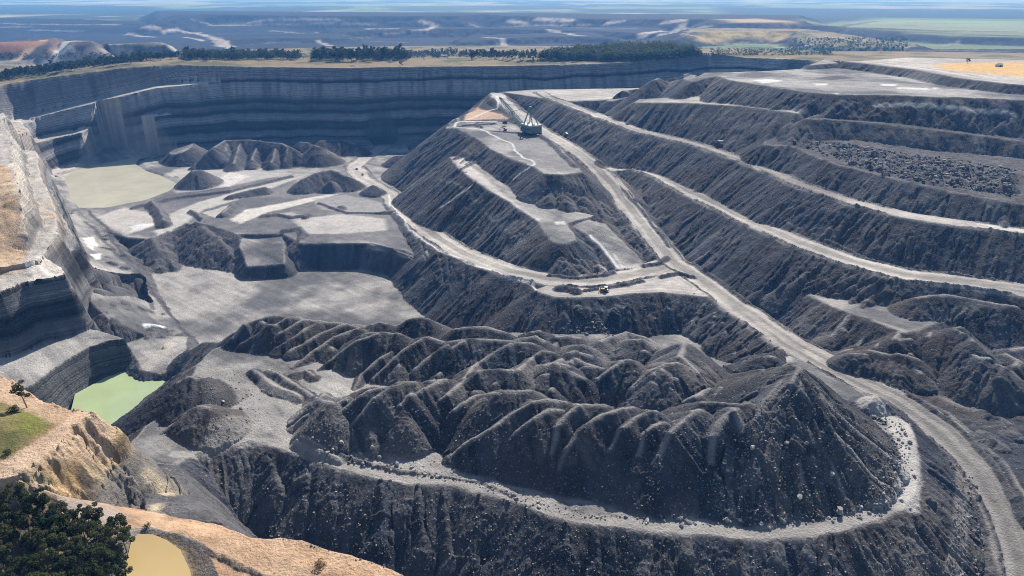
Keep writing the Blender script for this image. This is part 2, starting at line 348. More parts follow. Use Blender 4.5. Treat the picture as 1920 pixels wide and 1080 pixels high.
for P in FH: ridge(N, [W(*p) for p in P], .78, SPOIL, .7)
crest([(1478, 678, 162), (1440, 695, 170), (1405, 715, 178), (1370, 735, 186)], .8, 1.2)
crest([(1494, 690, 160), (1480, 720, 163), (1475, 745, 168)], .8, 1.0)
SPURS = [  # down the faces; crest stands b metres proud of the face below
 ([(460, 605), (440, 630)], [3, 2]), ([(540, 594), (500, 615), (455, 640)], [2, 3.5, 2]), ([(570, 598), (535, 617), (490, 645)], [2, 3.5, 2]), ([(598, 605), (565, 620), (520, 650)], [2, 4, 2]),
 ([(640, 608), (600, 624), (545, 655)], [2, 4, 2]), ([(672, 614), (625, 630), (585, 658), (550, 685)], [2, 4, 4, 1]),
 ([(705, 624), (668, 638), (635, 660), (600, 690)], [2, 4, 4, 1]), ([(750, 650), (715, 668), (680, 700), (665, 725)], [1, 3.5, 4, 1]), ([(790, 637), (762, 652), (735, 675), (705, 705)], [2, 4, 4, 1]),
 ([(840, 648), (812, 665), (780, 690)], [2, 3.5, 2]), ([(960, 645), (930, 660), (895, 682), (868, 708)], [2, 4, 4, 2]), ([(870, 640), (850, 652)], [2, 2]),
 ([(1020, 660), (1000, 672), (970, 692)], [1.5, 3.5, 2]), ([(1080, 665), (1060, 672), (1045, 680)], [1.5, 2, 2]), ([(1130, 688), (1100, 680), (1080, 672)], [2, 2, 2]),
 ([(1165, 678), (1145, 688), (1125, 706)], [1, 3, 2]), ([(1245, 685), (1215, 695), (1190, 722)], [1, 4, 2]), ([(1285, 672), (1310, 700), (1330, 722)], [2, 2.5, 1]),
 ([(1095, 706), (1060, 688)], [2, 1]), ([(1330, 728), (1300, 740), (1270, 757)], [2, 3, 1]), ([(1350, 726), (1340, 740)], [2, 1]),
 ([(895, 698), (862, 716), (835, 735), (808, 755)], [1, 3, 3, 1]),
 ([(930, 735), (890, 740), (862, 752), (848, 765)], [1, 2, 3, 2]), ([(1000, 753), (965, 770), (920, 800), (870, 830), (845, 850)], [1, 3, 4.5, 3, 1]), ([(1055, 768), (1030, 768), (1000, 785), (965, 810), (940, 835)], [0, 2, 3.5, 2.5, 1]),
 ([(1085, 758), (1060, 780), (1040, 800), (1030, 850)], [1, 3, 3, 2]), ([(1165, 763), (1130, 775), (1090, 802), (1060, 840), (1045, 880)], [1, 3, 4.5, 4, 1]), ([(1225, 770), (1190, 782), (1160, 800), (1145, 830)], [1, 3.5, 4, 1]),
 ([(1250, 792), (1225, 797), (1205, 812), (1195, 850)], [1, 3, 3, 1]), ([(1305, 772), (1285, 785), (1255, 810), (1235, 850)], [1, 3, 4, 1.5]), ([(1372, 766), (1345, 790), (1330, 815), (1325, 860)], [1, 4, 4, 1.5]),
 ([(820, 712), (795, 724), (775, 738)], [1, 3, 1]), ([(770, 713), (735, 722), (700, 745), (680, 770), (650, 800)], [1, 3.5, 4.5, 4, 1]), ([(720, 724), (690, 730), (660, 748), (625, 780), (600, 805)], [1, 3, 3.5, 3, 1]),
 ([(648, 745), (620, 760), (590, 790), (570, 810)], [1, 2.5, 3, 1]), ([(590, 766), (570, 778), (552, 795)], [1, 2, 1]), ([(800, 714), (770, 735), (752, 755)], [0, 2.5, 1]),
 ([(1490, 690), (1500, 730), (1560, 800), (1620, 870), (1650, 900)], [0, 2, 3.5, 2.5, 1]), ([(1492, 690), (1540, 745), (1610, 810), (1660, 850)], [0, 2, 2, 1]), ([(1480, 700), (1455, 780), (1440, 860), (1425, 930)], [0, 1.5, 2.5, 1.5]),
 ([(1470, 790), (1490, 840), (1500, 900)], [1, 2, 1]), ([(1478, 700), (1420, 770), (1400, 830), (1395, 900)], [0, 2, 2, 1]), ([(1375, 768), (1390, 810), (1385, 860)], [1, 2, 1]), ([(1500, 790), (1560, 860), (1590, 930)], [1, 2, 1]),
]
SPR = random.Random(3)
for pts, b in SPURS: dridge(N, pts, [q * 1.0 for q in b], .90, SPOIL, 1.0)
# heaps on the left, sliding down to the green pond
crest([(335, 715, 187), (350, 706, 183), (362, 705, 183), (372, 710, 185)], .72, 1.2); crest([(350, 707, 184), (300, 745, 206), (255, 778, 224), (214, 806, 240)], .74, 1.0)
crest([(375, 763, 184), (395, 765, 184)], .78, .8); crest([(375, 765, 185), (340, 787, 191), (300, 815, 196)], .78, 1.0); 
crest([(358, 655, 236), (385, 641, 228), (420, 641, 215), (440, 655, 207)], .74, 1.2); crest([(352, 662, 239), (334, 686, 246)], .74, 1.0)
for pts, h in (([(472, 690), (500, 712), (530, 730), (560, 742)], 3.2), ([(500, 692), (535, 705), (560, 725), (585, 740), (620, 752)], 3.5), ([(548, 700), (575, 690), (590, 700)], 3), ([(598, 745), (612, 735), (625, 745)], 2.5)):
    dridge(N, pts, h, .8, SPOIL, .6)
# windrows and safety banks along the roads
for pts, h in (([(640, 848), (700, 866), (760, 880), (850, 893), (900, 905), (960, 930)], .9), ([(560, 820), (600, 842), (640, 858)], .5),
               ([(1045, 533), (1062, 534), (1080, 538)], 4), ([(1095, 540), (1130, 536), (1170, 530), (1205, 524)], 2.0), ([(1030, 514), (1080, 517), (1130, 513), (1150, 508)], 2.0), ([(1240, 515), (1270, 508), (1300, 515)], 2.5), ([(1205, 495), (1235, 490), (1250, 478)], 2.5),
               ([(735, 385), (770, 432), (820, 470), (900, 505), (980, 530), (1005, 545)], 1.5), ([(1130, 310), (1170, 355), (1210, 400), (1255, 460)], 1.3), ([(1300, 490), (1400, 560), (1500, 628), (1620, 690)], 1.6), ([(1700, 735), (1780, 785), (1850, 850), (1900, 930)], 1.6), ([(1640, 745), (1700, 780), (1770, 850), (1810, 910), (1850, 1000)], 1.3),
               ([(895, 232), (905, 236)], 3), ([(848, 238), (875, 233), (930, 230)], 2.2), ([(1016, 252), (1030, 262), (1050, 282), (1080, 308)], 3), ([(1480, 418), (1540, 445), (1620, 478), (1720, 498)], 1.5), ([(1035, 180), (1120, 210)], 1.0)):
    dridge(N, pts, h, .9, RUBBLE, .4)
# broken ground on the middle dump
rr = random.Random(11)
def scatter_heaps(poly, n, h0, h1, k=RUBBLE, sl=.8, ln=0):
    n = int(n * 2.2); h0 *= .55; h1 *= .7
    us = [p[0] for p in poly]; vs = [p[1] for p in poly]
    while n > 0:
        u = rr.uniform(min(us), max(us)); v = rr.uniform(min(vs), max(vs))
        if not inside(np.array([u]), np.array([v]), poly)[0]: continue
        n -= 1
        a, b, c = drape(u, v, rr.uniform(h0, h1)); an = rr.uniform(0, 6.3); l = rr.uniform(.2, 1) * ln + .2
        ridge(N, [(a, b, c), (a + l * math.cos(an), b + l * math.sin(an), c - .1)], sl, k, .5, reach=14)
scatter_heaps([(1010, 365), (1060, 358), (1130, 370), (1190, 430), (1230, 480), (1190, 470), (1130, 410), (1060, 380)], 60, 1.5, 3.5)
scatter_heaps([(1040, 480), (1080, 478), (1140, 490), (1130, 505), (1060, 508)], 14, 2, 4)
scatter_heaps([(1480, 262), (1560, 265), (1700, 285), (1906, 318), (1906, 350), (1760, 345), (1640, 320), (1540, 285)], 240, 1.2, 3.6)
scatter_heaps([(310, 430), (400, 435), (440, 480), (430, 505), (350, 500), (300, 510), (280, 480)], 40, .8, 2.5)
scatter_heaps([(1290, 600), (1330, 570), (1400, 640), (1420, 680), (1360, 690)], 12, 1, 3, SPOIL)
scatter_heaps([(1740, 720), (1906, 720), (1906, 860), (1850, 820)], 14, 1, 3, RUBBLE, .6, 6)
scatter_heaps([(470, 600), (640, 605), (830, 640), (1000, 640), (1200, 640), (1290, 700), (1330, 740), (1000, 740), (700, 720), (600, 700)], 12, 1.5, 4, SPOIL, .85, 4)
# hills right of the haul road
for pts in ([(1630, 655, 200), (1700, 672, 203)], [(1790, 615, 188), (1800, 612, 187)], [(1782, 640, 196), (1830, 668, 194), (1850, 668, 194), (1870, 690, 199)], [(1895, 655, 196), (1930, 650, 196)], [(1720, 560, 186), (1780, 553, 184), (1840, 565, 184), (1906, 575, 184)],
            [(1690, 625, 197), (1660, 660, 206)], [(1790, 617, 188), (1760, 660, 203)], [(1850, 670, 194), (1835, 705, 205)], [(1640, 605, 198), (1610, 645, 208)], [(1590, 590, 199), (1560, 628, 209)]):
    crest(pts, .74, 1.2)

# loads tipped over the edges leave broad ribs down every face
def pick(L, t):
    q = t * (len(L) - 1); i = min(int(q), len(L) - 2); q -= i
    return (L[i][0] + (L[i + 1][0] - L[i][0]) * q, L[i][1] + (L[i + 1][1] - L[i][1]) * q)
rb = random.Random(23)
for T, B, n, h in (([(1060, 200), (1200, 256), (1300, 282), (1400, 312), (1500, 357), (1600, 390), (1700, 414), (1900, 442)], [(1090, 262), (1180, 300), (1250, 322), (1330, 365), (1420, 410), (1520, 450), (1640, 485), (1860, 528)], 34, 1.5),
                   ([(1200, 325), (1300, 375), (1400, 425), (1500, 470), (1600, 505), (1700, 530)], [(1180, 370), (1260, 450), (1330, 515), (1420, 570), (1500, 545), (1640, 590)], 26, 1.7),
                   ([(1200, 196), (1300, 201), (1400, 206), (1490, 217), (1560, 312), (1700, 347), (1900, 387)], [(1180, 232), (1270, 258), (1370, 288), (1440, 315), (1530, 348), (1670, 388), (1880, 425)], 26, 1.5),
                   ([(1350, 149), (1480, 173), (1640, 197), (1900, 217)], [(1330, 178), (1440, 202), (1600, 223), (1880, 252)], 22, 1.6),
                   ([(850, 301), (907, 356), (960, 383), (1010, 422)], [(780, 380), (830, 440), (900, 475), (980, 510)], 15, 1.4), ([(840, 240), (890, 262), (930, 285)], [(740, 290), (800, 330), (870, 320)], 9, 1.4),
                   ([(770, 440), (830, 480), (900, 510), (980, 538)], [(790, 500), (840, 560), (880, 600), (940, 612)], 16, 1.3),
                   ([(440, 838), (640, 884), (850, 918), (1080, 984), (1280, 1004), (1500, 1009), (1640, 985), (1714, 880)], [(470, 900), (640, 985), (850, 1045), (1080, 1078), (1280, 1079), (1500, 1079), (1680, 1065), (1780, 960)], 30, 1.3),
                   ([(1020, 552), (1100, 560), (1200, 553), (1310, 550)], [(1010, 605), (1090, 610), (1200, 612), (1300, 610)], 9, 1.2), ([(1330, 560), (1420, 620), (1480, 665)], [(1290, 610), (1350, 665), (1400, 690)], 9, 1.4)):
    for k in range(n):
        t = (k + rb.random()) / n; a = pick(T, t); b = pick(B, min(1, max(0, t + rb.uniform(-.015, .015)))); m = ((a[0] + b[0]) / 2 + rb.uniform(-4, 4), (a[1] + b[1]) / 2)
        e = rb.uniform(.55, 1.0); b = (a[0] + (b[0] - a[0]) * e, a[1] + (b[1] - a[1]) * e)
        hh = h * rb.uniform(.4, 1.25); dridge(N, [a, m, b], [.3, hh, hh * .8], rb.uniform(.8, .95), SPOIL, .8, None, 5.0)
scatter_heaps([(1500, 560), (1640, 610), (1906, 620), (1906, 720), (1720, 720), (1580, 640)], 8, 1.2, 4.0, SPOIL, .8, 10)
for k in range(13):
    a_ = (1478 + 3 * k, 700 + abs(k - 5) * 3); b_ = [(1395, 800), (1400, 860), (1420, 915), (1450, 940), (1490, 950), (1530, 950), (1565, 940), (1600, 925), (1632, 900), (1650, 870), (1662, 840), (1668, 815), (1660, 790)][k]
    m_ = ((a_[0] + b_[0]) / 2 + rb.uniform(-8, 8), (a_[1] + b_[1]) / 2); dridge(N, [a_, m_, b_], [.2, rb.uniform(.5, 1.4), rb.uniform(.3, 1.1)], .9, SPOIL, .5, None, 5.0)
for T_, B_ in (([(1600, 665), (1700, 685)], [(1590, 690), (1690, 725)]), ([(1760, 625), (1830, 672), (1880, 690)], [(1740, 690), (1800, 715), (1880, 730)]), ([(1720, 565), (1900, 580)], [(1700, 600), (1880, 600)])):
    for k in range(9):
        a_ = pick(T_, (k + rb.random()) / 9); b_ = pick(B_, (k + .4) / 9); dridge(N, [a_, ((a_[0] + b_[0]) / 2, (a_[1] + b_[1]) / 2), b_], [.3, rb.uniform(.8, 2), .8], .85, SPOIL, .7, None, 4.0)
scatter_heaps([(165, 405), (200, 430), (260, 500), (330, 610), (300, 690), (250, 640), (190, 600), (165, 520)], 26, .6, 2.6, RUBBLE, .8, 4)
# ---- water sits in shallow cuts
def basin(px, D, depth=3.0, sl=.35):
    P = [W(u, v, D) for u, v in px]
    Pb = [(p[0], p[1], -D - depth) for p in P]
    fill(N, Pb, sl, GREY, GREY, px=False, cut=True, reach=9)
    return P
POND_BACK = basin([(131, 326), (180, 312), (240, 300), (297, 292), (278, 296), (258, 303), (252, 312), (262, 322), (285, 330), (318, 342), (322, 350), (265, 374), (200, 386), (160, 388), (143, 360)], 243.0, 2.5)
dridge(N, [(262, 990), (330, 1014), (420, 1047), (470, 1064), (530, 1084)], .8, .9, RUBBLE, .4, None, 0.0, 2.5)
POND_SMALL = basin([(252, 1014), (264, 1006), (288, 1008), (310, 1020), (328, 1036), (346, 1064), (360, 1100), (300, 1130), (250, 1120), (246, 1060)], 145.0, 1.4, .5)
# ------------------------------------------------------------------ surface detail
LWALL = 11
def hsh(a, seed=0): return vnoise(a, np.zeros_like(a) + seed * 3.3, seed)

def detail(F):
    x, y, s, d, k = F.x, F.y, F.s, F.d, F.k
    sl = F.slope & ((k == SPOIL) | (k == RUBBLE))
    n1 = 1 - np.abs(2 * vnoise(s / 8.5, d / 80, 3) - 1); n2 = 1 - np.abs(2 * vnoise(s / 3.0, d / 34, 4) - 1); n3 = vnoise(s / 1.2, d / 18, 5)
    amp = np.clip(d * .09, 0, 1)
    F.rill = np.where(sl, n1 * .5 + n2 * .35 + n3 * .15, .5).astype(np.float32)
    nr_ = np.where(y < 480, 1.5, 1.0)
    F.z += np.where(sl, amp * (2.4 * (n1 - .5) + 1.1 * nr_ * (n2 - .5) + .4 * nr_ * (n3 - .5)), 0)
    dust = (k == DUST)
    rough = np.select([dust, (k == GREY) | (k == FLOOR), k == RUBBLE, k == SPOIL, (k == WALLK) | (k == LWALL), k == CLIFF], [.10, .20, .8, .32, .6, .7], .22)
    F.z += rough * (fbm(x / 3.2, y / 3.2, 4, 9, .62) + .7 * fbm(x / 11, y / 11, 2, 12))
    # lumps of coarse rock
    lump = sstep(.62, .9, vnoise(x / .9, y / .9, 14)) * .35 + sstep(.72, .95, vnoise(x / 2.1, y / 2.1, 15)) * .5
    F.z += np.where((k == SPOIL) | (k == RUBBLE), lump * np.clip(d * .2, .2, 1), 0)
    w = ((k == WALLK) | (k == LWALL)) & F.slope
    F.z += np.where(w, (1.6 * (vnoise(np.floor(s / 5 + .8 * vnoise(s / 9, d / 5, 29)) * 1.37, np.floor(d / 2.5) * 2.1, 21) - .5) + 1.8 * (vnoise(s / 2.2, d / 2.2, 24) - .5) + 1.5 * fbm(s / 30, d / 10, 2, 26)) * np.clip(d, 0, 1), 0)
    zs = (F.z + .2 * np.maximum(0, -(x + 560)) + 1.5 * fbm(x / 60, y / 60, 2, 31)) / 7.0; ff_ = zs - np.floor(zs)
    F.z += np.where(w, .75 * 7.0 * (np.floor(zs) + sstep(.25, .85, ff_) - zs), 0)
    F.z += np.where((k == OCHRE), 1.2 * fbm(x / 6, y / 6, 4, 32), 0)
    c = (k == CLIFF) & F.slope
    q = (s + d * .55)
    blk = np.floor(q / 2.4 + 1.2 * vnoise(s / 3, d / 3, 27)) * 1.7 + np.floor(d / 2.6 + .9 * vnoise(s / 4, d / 4, 28)) * 3.1
    F.z += np.where(c, np.clip(d, 0, 1) * (4.0 * (vnoise(blk, blk * .37, 22) - .5) + 3.0 * (vnoise(s / 4.5, d / 3.5, 25) - .5) + 2.0 * (vnoise(s / 1.1, d / .9, 23) - .5)), 0)
    F.z += np.where((k == GREY) & ~F.slope, .5 * fbm(x / 25, y / 25, 3, 30), 0)

def C(*a): return np.array(a, np.float32)
def lerp(a, b, t): return a + (b - a) * t[:, None]

def colours(F):
    x, y, z, s, d, k = F.x, F.y, F.z, F.s, F.d, F.k
    n = x.size
    f1 = fbm(x / 60, y / 60, 4, 41); f2 = fbm(x / 9, y / 9, 4, 42); f3 = fbm(x / 2.5, y / 2.5, 3, 43)
    col = np.zeros((n, 3), np.float32); rock = np.zeros(n, np.float32)
    one = np.ones((n, 1), np.float32)
    # spoil: charcoal with brown and blue loads, streaked down the face
    st = vnoise(s / 11, d / 90, 50); st2 = vnoise(s / 3.1, d / 45, 51)
    sp = one * C(.062, .064, .074)
    sp = lerp(sp, one * C(.060, .056, .058), sstep(.45, .9, st)); sp = lerp(sp, one * C(.036, .044, .060), sstep(.55, .95, vnoise(s / 23, d / 120, 52)))
    sp = lerp(sp, one * C(.058, .049, .045), .8 * sstep(.0, .45, fbm(x / 75, y / 75, 3, 80))); sp = lerp(sp, one * C(.036, .037, .042), .6 * sstep(.05, .4, fbm(x / 45, y / 45, 3, 83)))
    sp = sp * (.50 + .75 * st2 + .30 * vnoise(s / 1.3, d / 25, 53) + .30 * f3 + .18 * f1)[:, None]
    sp = lerp(sp, one * C(.17, .16, .152), .6 * sstep(.56, .86, F.rill) * sstep(0, 4, d) * sstep(-.35, .4, f1 + .4 * f2))
    # sunlit edge of the crests, painted into the spoil colour as a pale strip
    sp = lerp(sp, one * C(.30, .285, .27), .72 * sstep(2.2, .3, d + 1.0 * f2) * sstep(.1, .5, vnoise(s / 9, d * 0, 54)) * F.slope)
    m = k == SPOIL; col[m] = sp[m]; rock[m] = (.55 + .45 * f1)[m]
    rb = one * C(.088, .086, .09) * (1 + .5 * f2 + .3 * f3)[:, None]
    m = k == RUBBLE; col[m] = rb[m]; rock[m] = 1
    # dusty running surfaces with wheel tracks
    du = lerp(one * C(.31, .29, .27), one * C(.43, .40, .365), sstep(-.3, .5, f1 + .5 * f2))
    tr = vnoise(d / 2.3 + .6 * vnoise(s / 50, d * 0, 81), s / 160, 55) - .5
    tr2 = sstep(.60, .85, vnoise(d / .9 + .8 * vnoise(s / 60, d * 0, 57), s / 300, 56))
    damp = sstep(.5, .75, vnoise(s / 130, d * 0, 82)) * sstep(8, 4, d)
    du = du * (1 + .62 * tr - .2 * tr2 - .28 * damp + .08 * f3)[:, None]
    m = k == DUST; col[m] = du[m]; rock[m] = .12
    gr = lerp(one * C(.105, .104, .108), one * C(.31, .295, .28), sstep(-.55, .6, f1 + .75 * fbm(x / 34, y / 34, 3, 44) + .35 * f2)) * (1 + .14 * f3)[:, None]
    scr = vnoise((x * .62 + y * .78) / 1.8, (x * .78 - y * .62) / 38, 58) * .6 + vnoise((x * .5 + y * .87) / 5, (x * .87 - y * .5) / 70, 59) * .4
    gr = gr * (.68 + .64 * scr)[:, None]
    m = (k == GREY) | (k == FLOOR); col[m] = gr[m]; rock[m] = .22
    # coal measures in the highwall
    zz = z + 2.2 * fbm(x / 160, y / 160, 2, 60) + .2 * np.maximum(0, -(x + 560)) + .8 * f2
    hp = [-.3, 0, .12, .155, .17, .19, .20, .33, .37, .41, .44, .47, .51, .54, .56, .59, .63, .66, .68, .72, .76, .79, .83, .85, .87, .90, .94, .97, 1.1]
    hv = [.11, .12, .14, .13, .025, .025, .17, .17, .12, .05, .022, .075, .07, .02, .03, .12, .14, .10, .022, .05, .018, .09, .115, .11, .02, .07, .12, .09, .12]
    wl = one * C(.17, .17, .175)
    drip = sstep(.55, .9, vnoise(s / 4, zz / 60, 63)); wl = wl * (1 - .45 * drip * sstep(-185, -150, z) * sstep(-118, -130, z))[:, None]
    wl *= ((1 + .28 * f2 + .2 * f3) * np.where(y < 720, .8, 1.1))[:, None]
    m = k == WALLK; col[m] = wl[m]
    lw = lerp(one * C(.25, .235, .22), one * C(.36, .33, .29), sstep(-.3, .4, f2)); lw = lerp(lw, one * C(.42, .27, .13), sstep(.15, .6, f1 + .3 * f2))
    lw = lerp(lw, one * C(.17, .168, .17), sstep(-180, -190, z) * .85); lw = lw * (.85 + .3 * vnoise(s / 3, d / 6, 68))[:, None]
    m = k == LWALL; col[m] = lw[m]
    tn = lerp(one * C(.36, .235, .15), one * C(.46, .335, .235), sstep(-.4, .5, f2)); tn = tn * (.82 + .36 * vnoise((x * .33 + y * .94) / .9, (x * .94 - y * .33) / 18, 84) + .12 * f3)[:, None] * C(.88, .84, .80)
    m = k == TAN; col[m] = tn[m]; rock[m] = .1
    oc = lerp(one * C(.36, .33, .30), one * C(.50, .33, .17), sstep(.25, .6, f1 + .4 * f2)); oc = lerp(oc, one * C(.52, .48, .43), sstep(.1, .5, fbm(x / 16, y / 30, 3, 66)))
    m = k == OCHRE; col[m] = oc[m]
    cl = lerp(one * C(.33, .23, .125), one * C(.47, .37, .24), sstep(-.3, .4, f2)); cl = lerp(cl, one * C(.065, .052, .04), .9 * sstep(.0, .25, fbm(s / 2.2, d / 4, 4, 67))); cl = lerp(cl, one * C(.50, .33, .16), .6 * sstep(.1, .4, fbm(s / 7, d / 4, 2, 69)))
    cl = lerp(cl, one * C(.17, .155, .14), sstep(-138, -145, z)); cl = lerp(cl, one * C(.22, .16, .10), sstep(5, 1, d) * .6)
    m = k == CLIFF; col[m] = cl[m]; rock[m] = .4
    na = lerp(one * C(.195, .15, .092), one * C(.085, .092, .045), sstep(-.15, .35, f1 + .3 * f2)); na = lerp(na, one * C(.31, .25, .18), sstep(8, 2, d + 6 * f2))
    na = na * (1 + .15 * f3)[:, None]
    m = k == NAT; col[m] = na[m]
    F.strata = np.where(F.slope & ((k == WALLK) | (k == LWALL)), np.where(k == LWALL, .62, 1.0), 0).astype(np.float32)
    if hasattr(F, 'extra_cols'): F.extra_cols(F, col, rock, f1, f2, f3)
    for P, c, amt, feather, line, rag in F.paints:
        ix = F.sel(P, feather * 2 + (line or 0) + 3)
        if not len(ix): continue
        xx = F.xw[ix] + rag * 2 * f2[ix]; yy = F.yw[ix] + rag * 2 * f3[ix]
        if line:
            dd, _, _ = segdist(xx, yy, P, False); t = sstep(line + feather, line, dd)
        else:
            dd, _, _ = segdist(xx, yy, P, True); ins = inside(xx, yy, P); sd = np.where(ins, dd, -dd); t = sstep(-feather, feather, sd)
        t = t * amt
        if not line and c[0] > .22 and abs(c[0] - c[2]) < .08: t = t * ~(F.slope[ix] & (F.k[ix] == SPOIL) & (F.d[ix] > .5))
        var = (1 + .10 * f3 + .12 * f2)[ix][:, None]
        col[ix] = col[ix] * (1 - t[:, None]) + np.array(c, np.float32) * var * t[:, None]
        rock[ix] *= 1 - .7 * t
    g = col.reshape(F.sh + (3,))
    g2 = g.copy(); g2[1:-1, 1:-1] = (g[1:-1, 1:-1] * 2 + g[:-2, 1:-1] + g[2:, 1:-1] + g[1:-1, :-2] + g[1:-1, 2:]) / 6
    return np.clip(g2.reshape(-1, 3), .008, .8), np.clip(rock, 0, 1)

def link(o):
    bpy.context.scene.collection.objects.link(o); return o

def mesh_from(name, V, Q, mat, smooth=True, cols=None, strata=None):
    me = bpy.data.meshes.new(name)
    nv, nq = len(V), len(Q); w = Q.shape[1]
    me.vertices.add(nv); me.vertices.foreach_set('co', np.asarray(V, np.float32).ravel())
    me.loops.add(nq * w); me.loops.foreach_set('vertex_index', np.asarray(Q, np.int32).ravel())
    me.polygons.add(nq); me.polygons.foreach_set('loop_start', np.arange(0, nq * w, w, dtype=np.int32))
    me.polygons.foreach_set('loop_total', np.full(nq, w, np.int32))
    me.polygons.foreach_set('use_smooth', np.full(nq, smooth))
    me.update(calc_edges=True)
    if cols is not None:
        at = me.attributes.new('ground_colour', 'FLOAT_COLOR', 'POINT'); at.data.foreach_set('color', cols.astype(np.float32).ravel())
    if strata is not None:
        at = me.attributes.new('strata', 'FLOAT', 'POINT'); at.data.foreach_set('value', strata)
    me.materials.append(mat)
    return link(bpy.data.objects.new(name, me))

def grid_objects(F, groups, mat, drop=0.0):
    col, rock = colours(F)
    rgba = np.concatenate([col, rock[:, None]], 1)
    nr, na = F.sh
    V = np.stack([F.x, F.y, F.z - drop], 1)
    idx = np.arange(nr * na).reshape(nr, na)
    Q = np.stack([idx[:-1, :-1], idx[:-1, 1:], idx[1:, 1:], idx[1:, :-1]], -1).reshape(-1, 4)
    kq = F.k[Q[:, 0]]
    out = {}
    lut = np.zeros(16, int)
    for gi, (nm, ks) in enumerate(groups):
        for q in ks: lut[q] = gi
    gq = lut[kq]
    for gi, (nm, ks) in enumerate(groups):
        q = Q[gq == gi]
        if not len(q): continue
        used = np.zeros(nr * na, bool); used[q.ravel()] = True
        re = np.cumsum(used) - 1
        out[nm] = mesh_from(nm, V[used], re[q], mat, True, rgba[used], F.strata[used])
    return out

# ------------------------------------------------------------------ materials
def new_mat(name):
    m = bpy.data.materials.new(name); m.use_nodes = True
    nt = m.node_tree; b = nt.nodes['Principled BSDF']
    b.inputs['Roughness'].default_value = 1.0; b.inputs['Specular IOR Level'].default_value = .15
    return m, nt, b

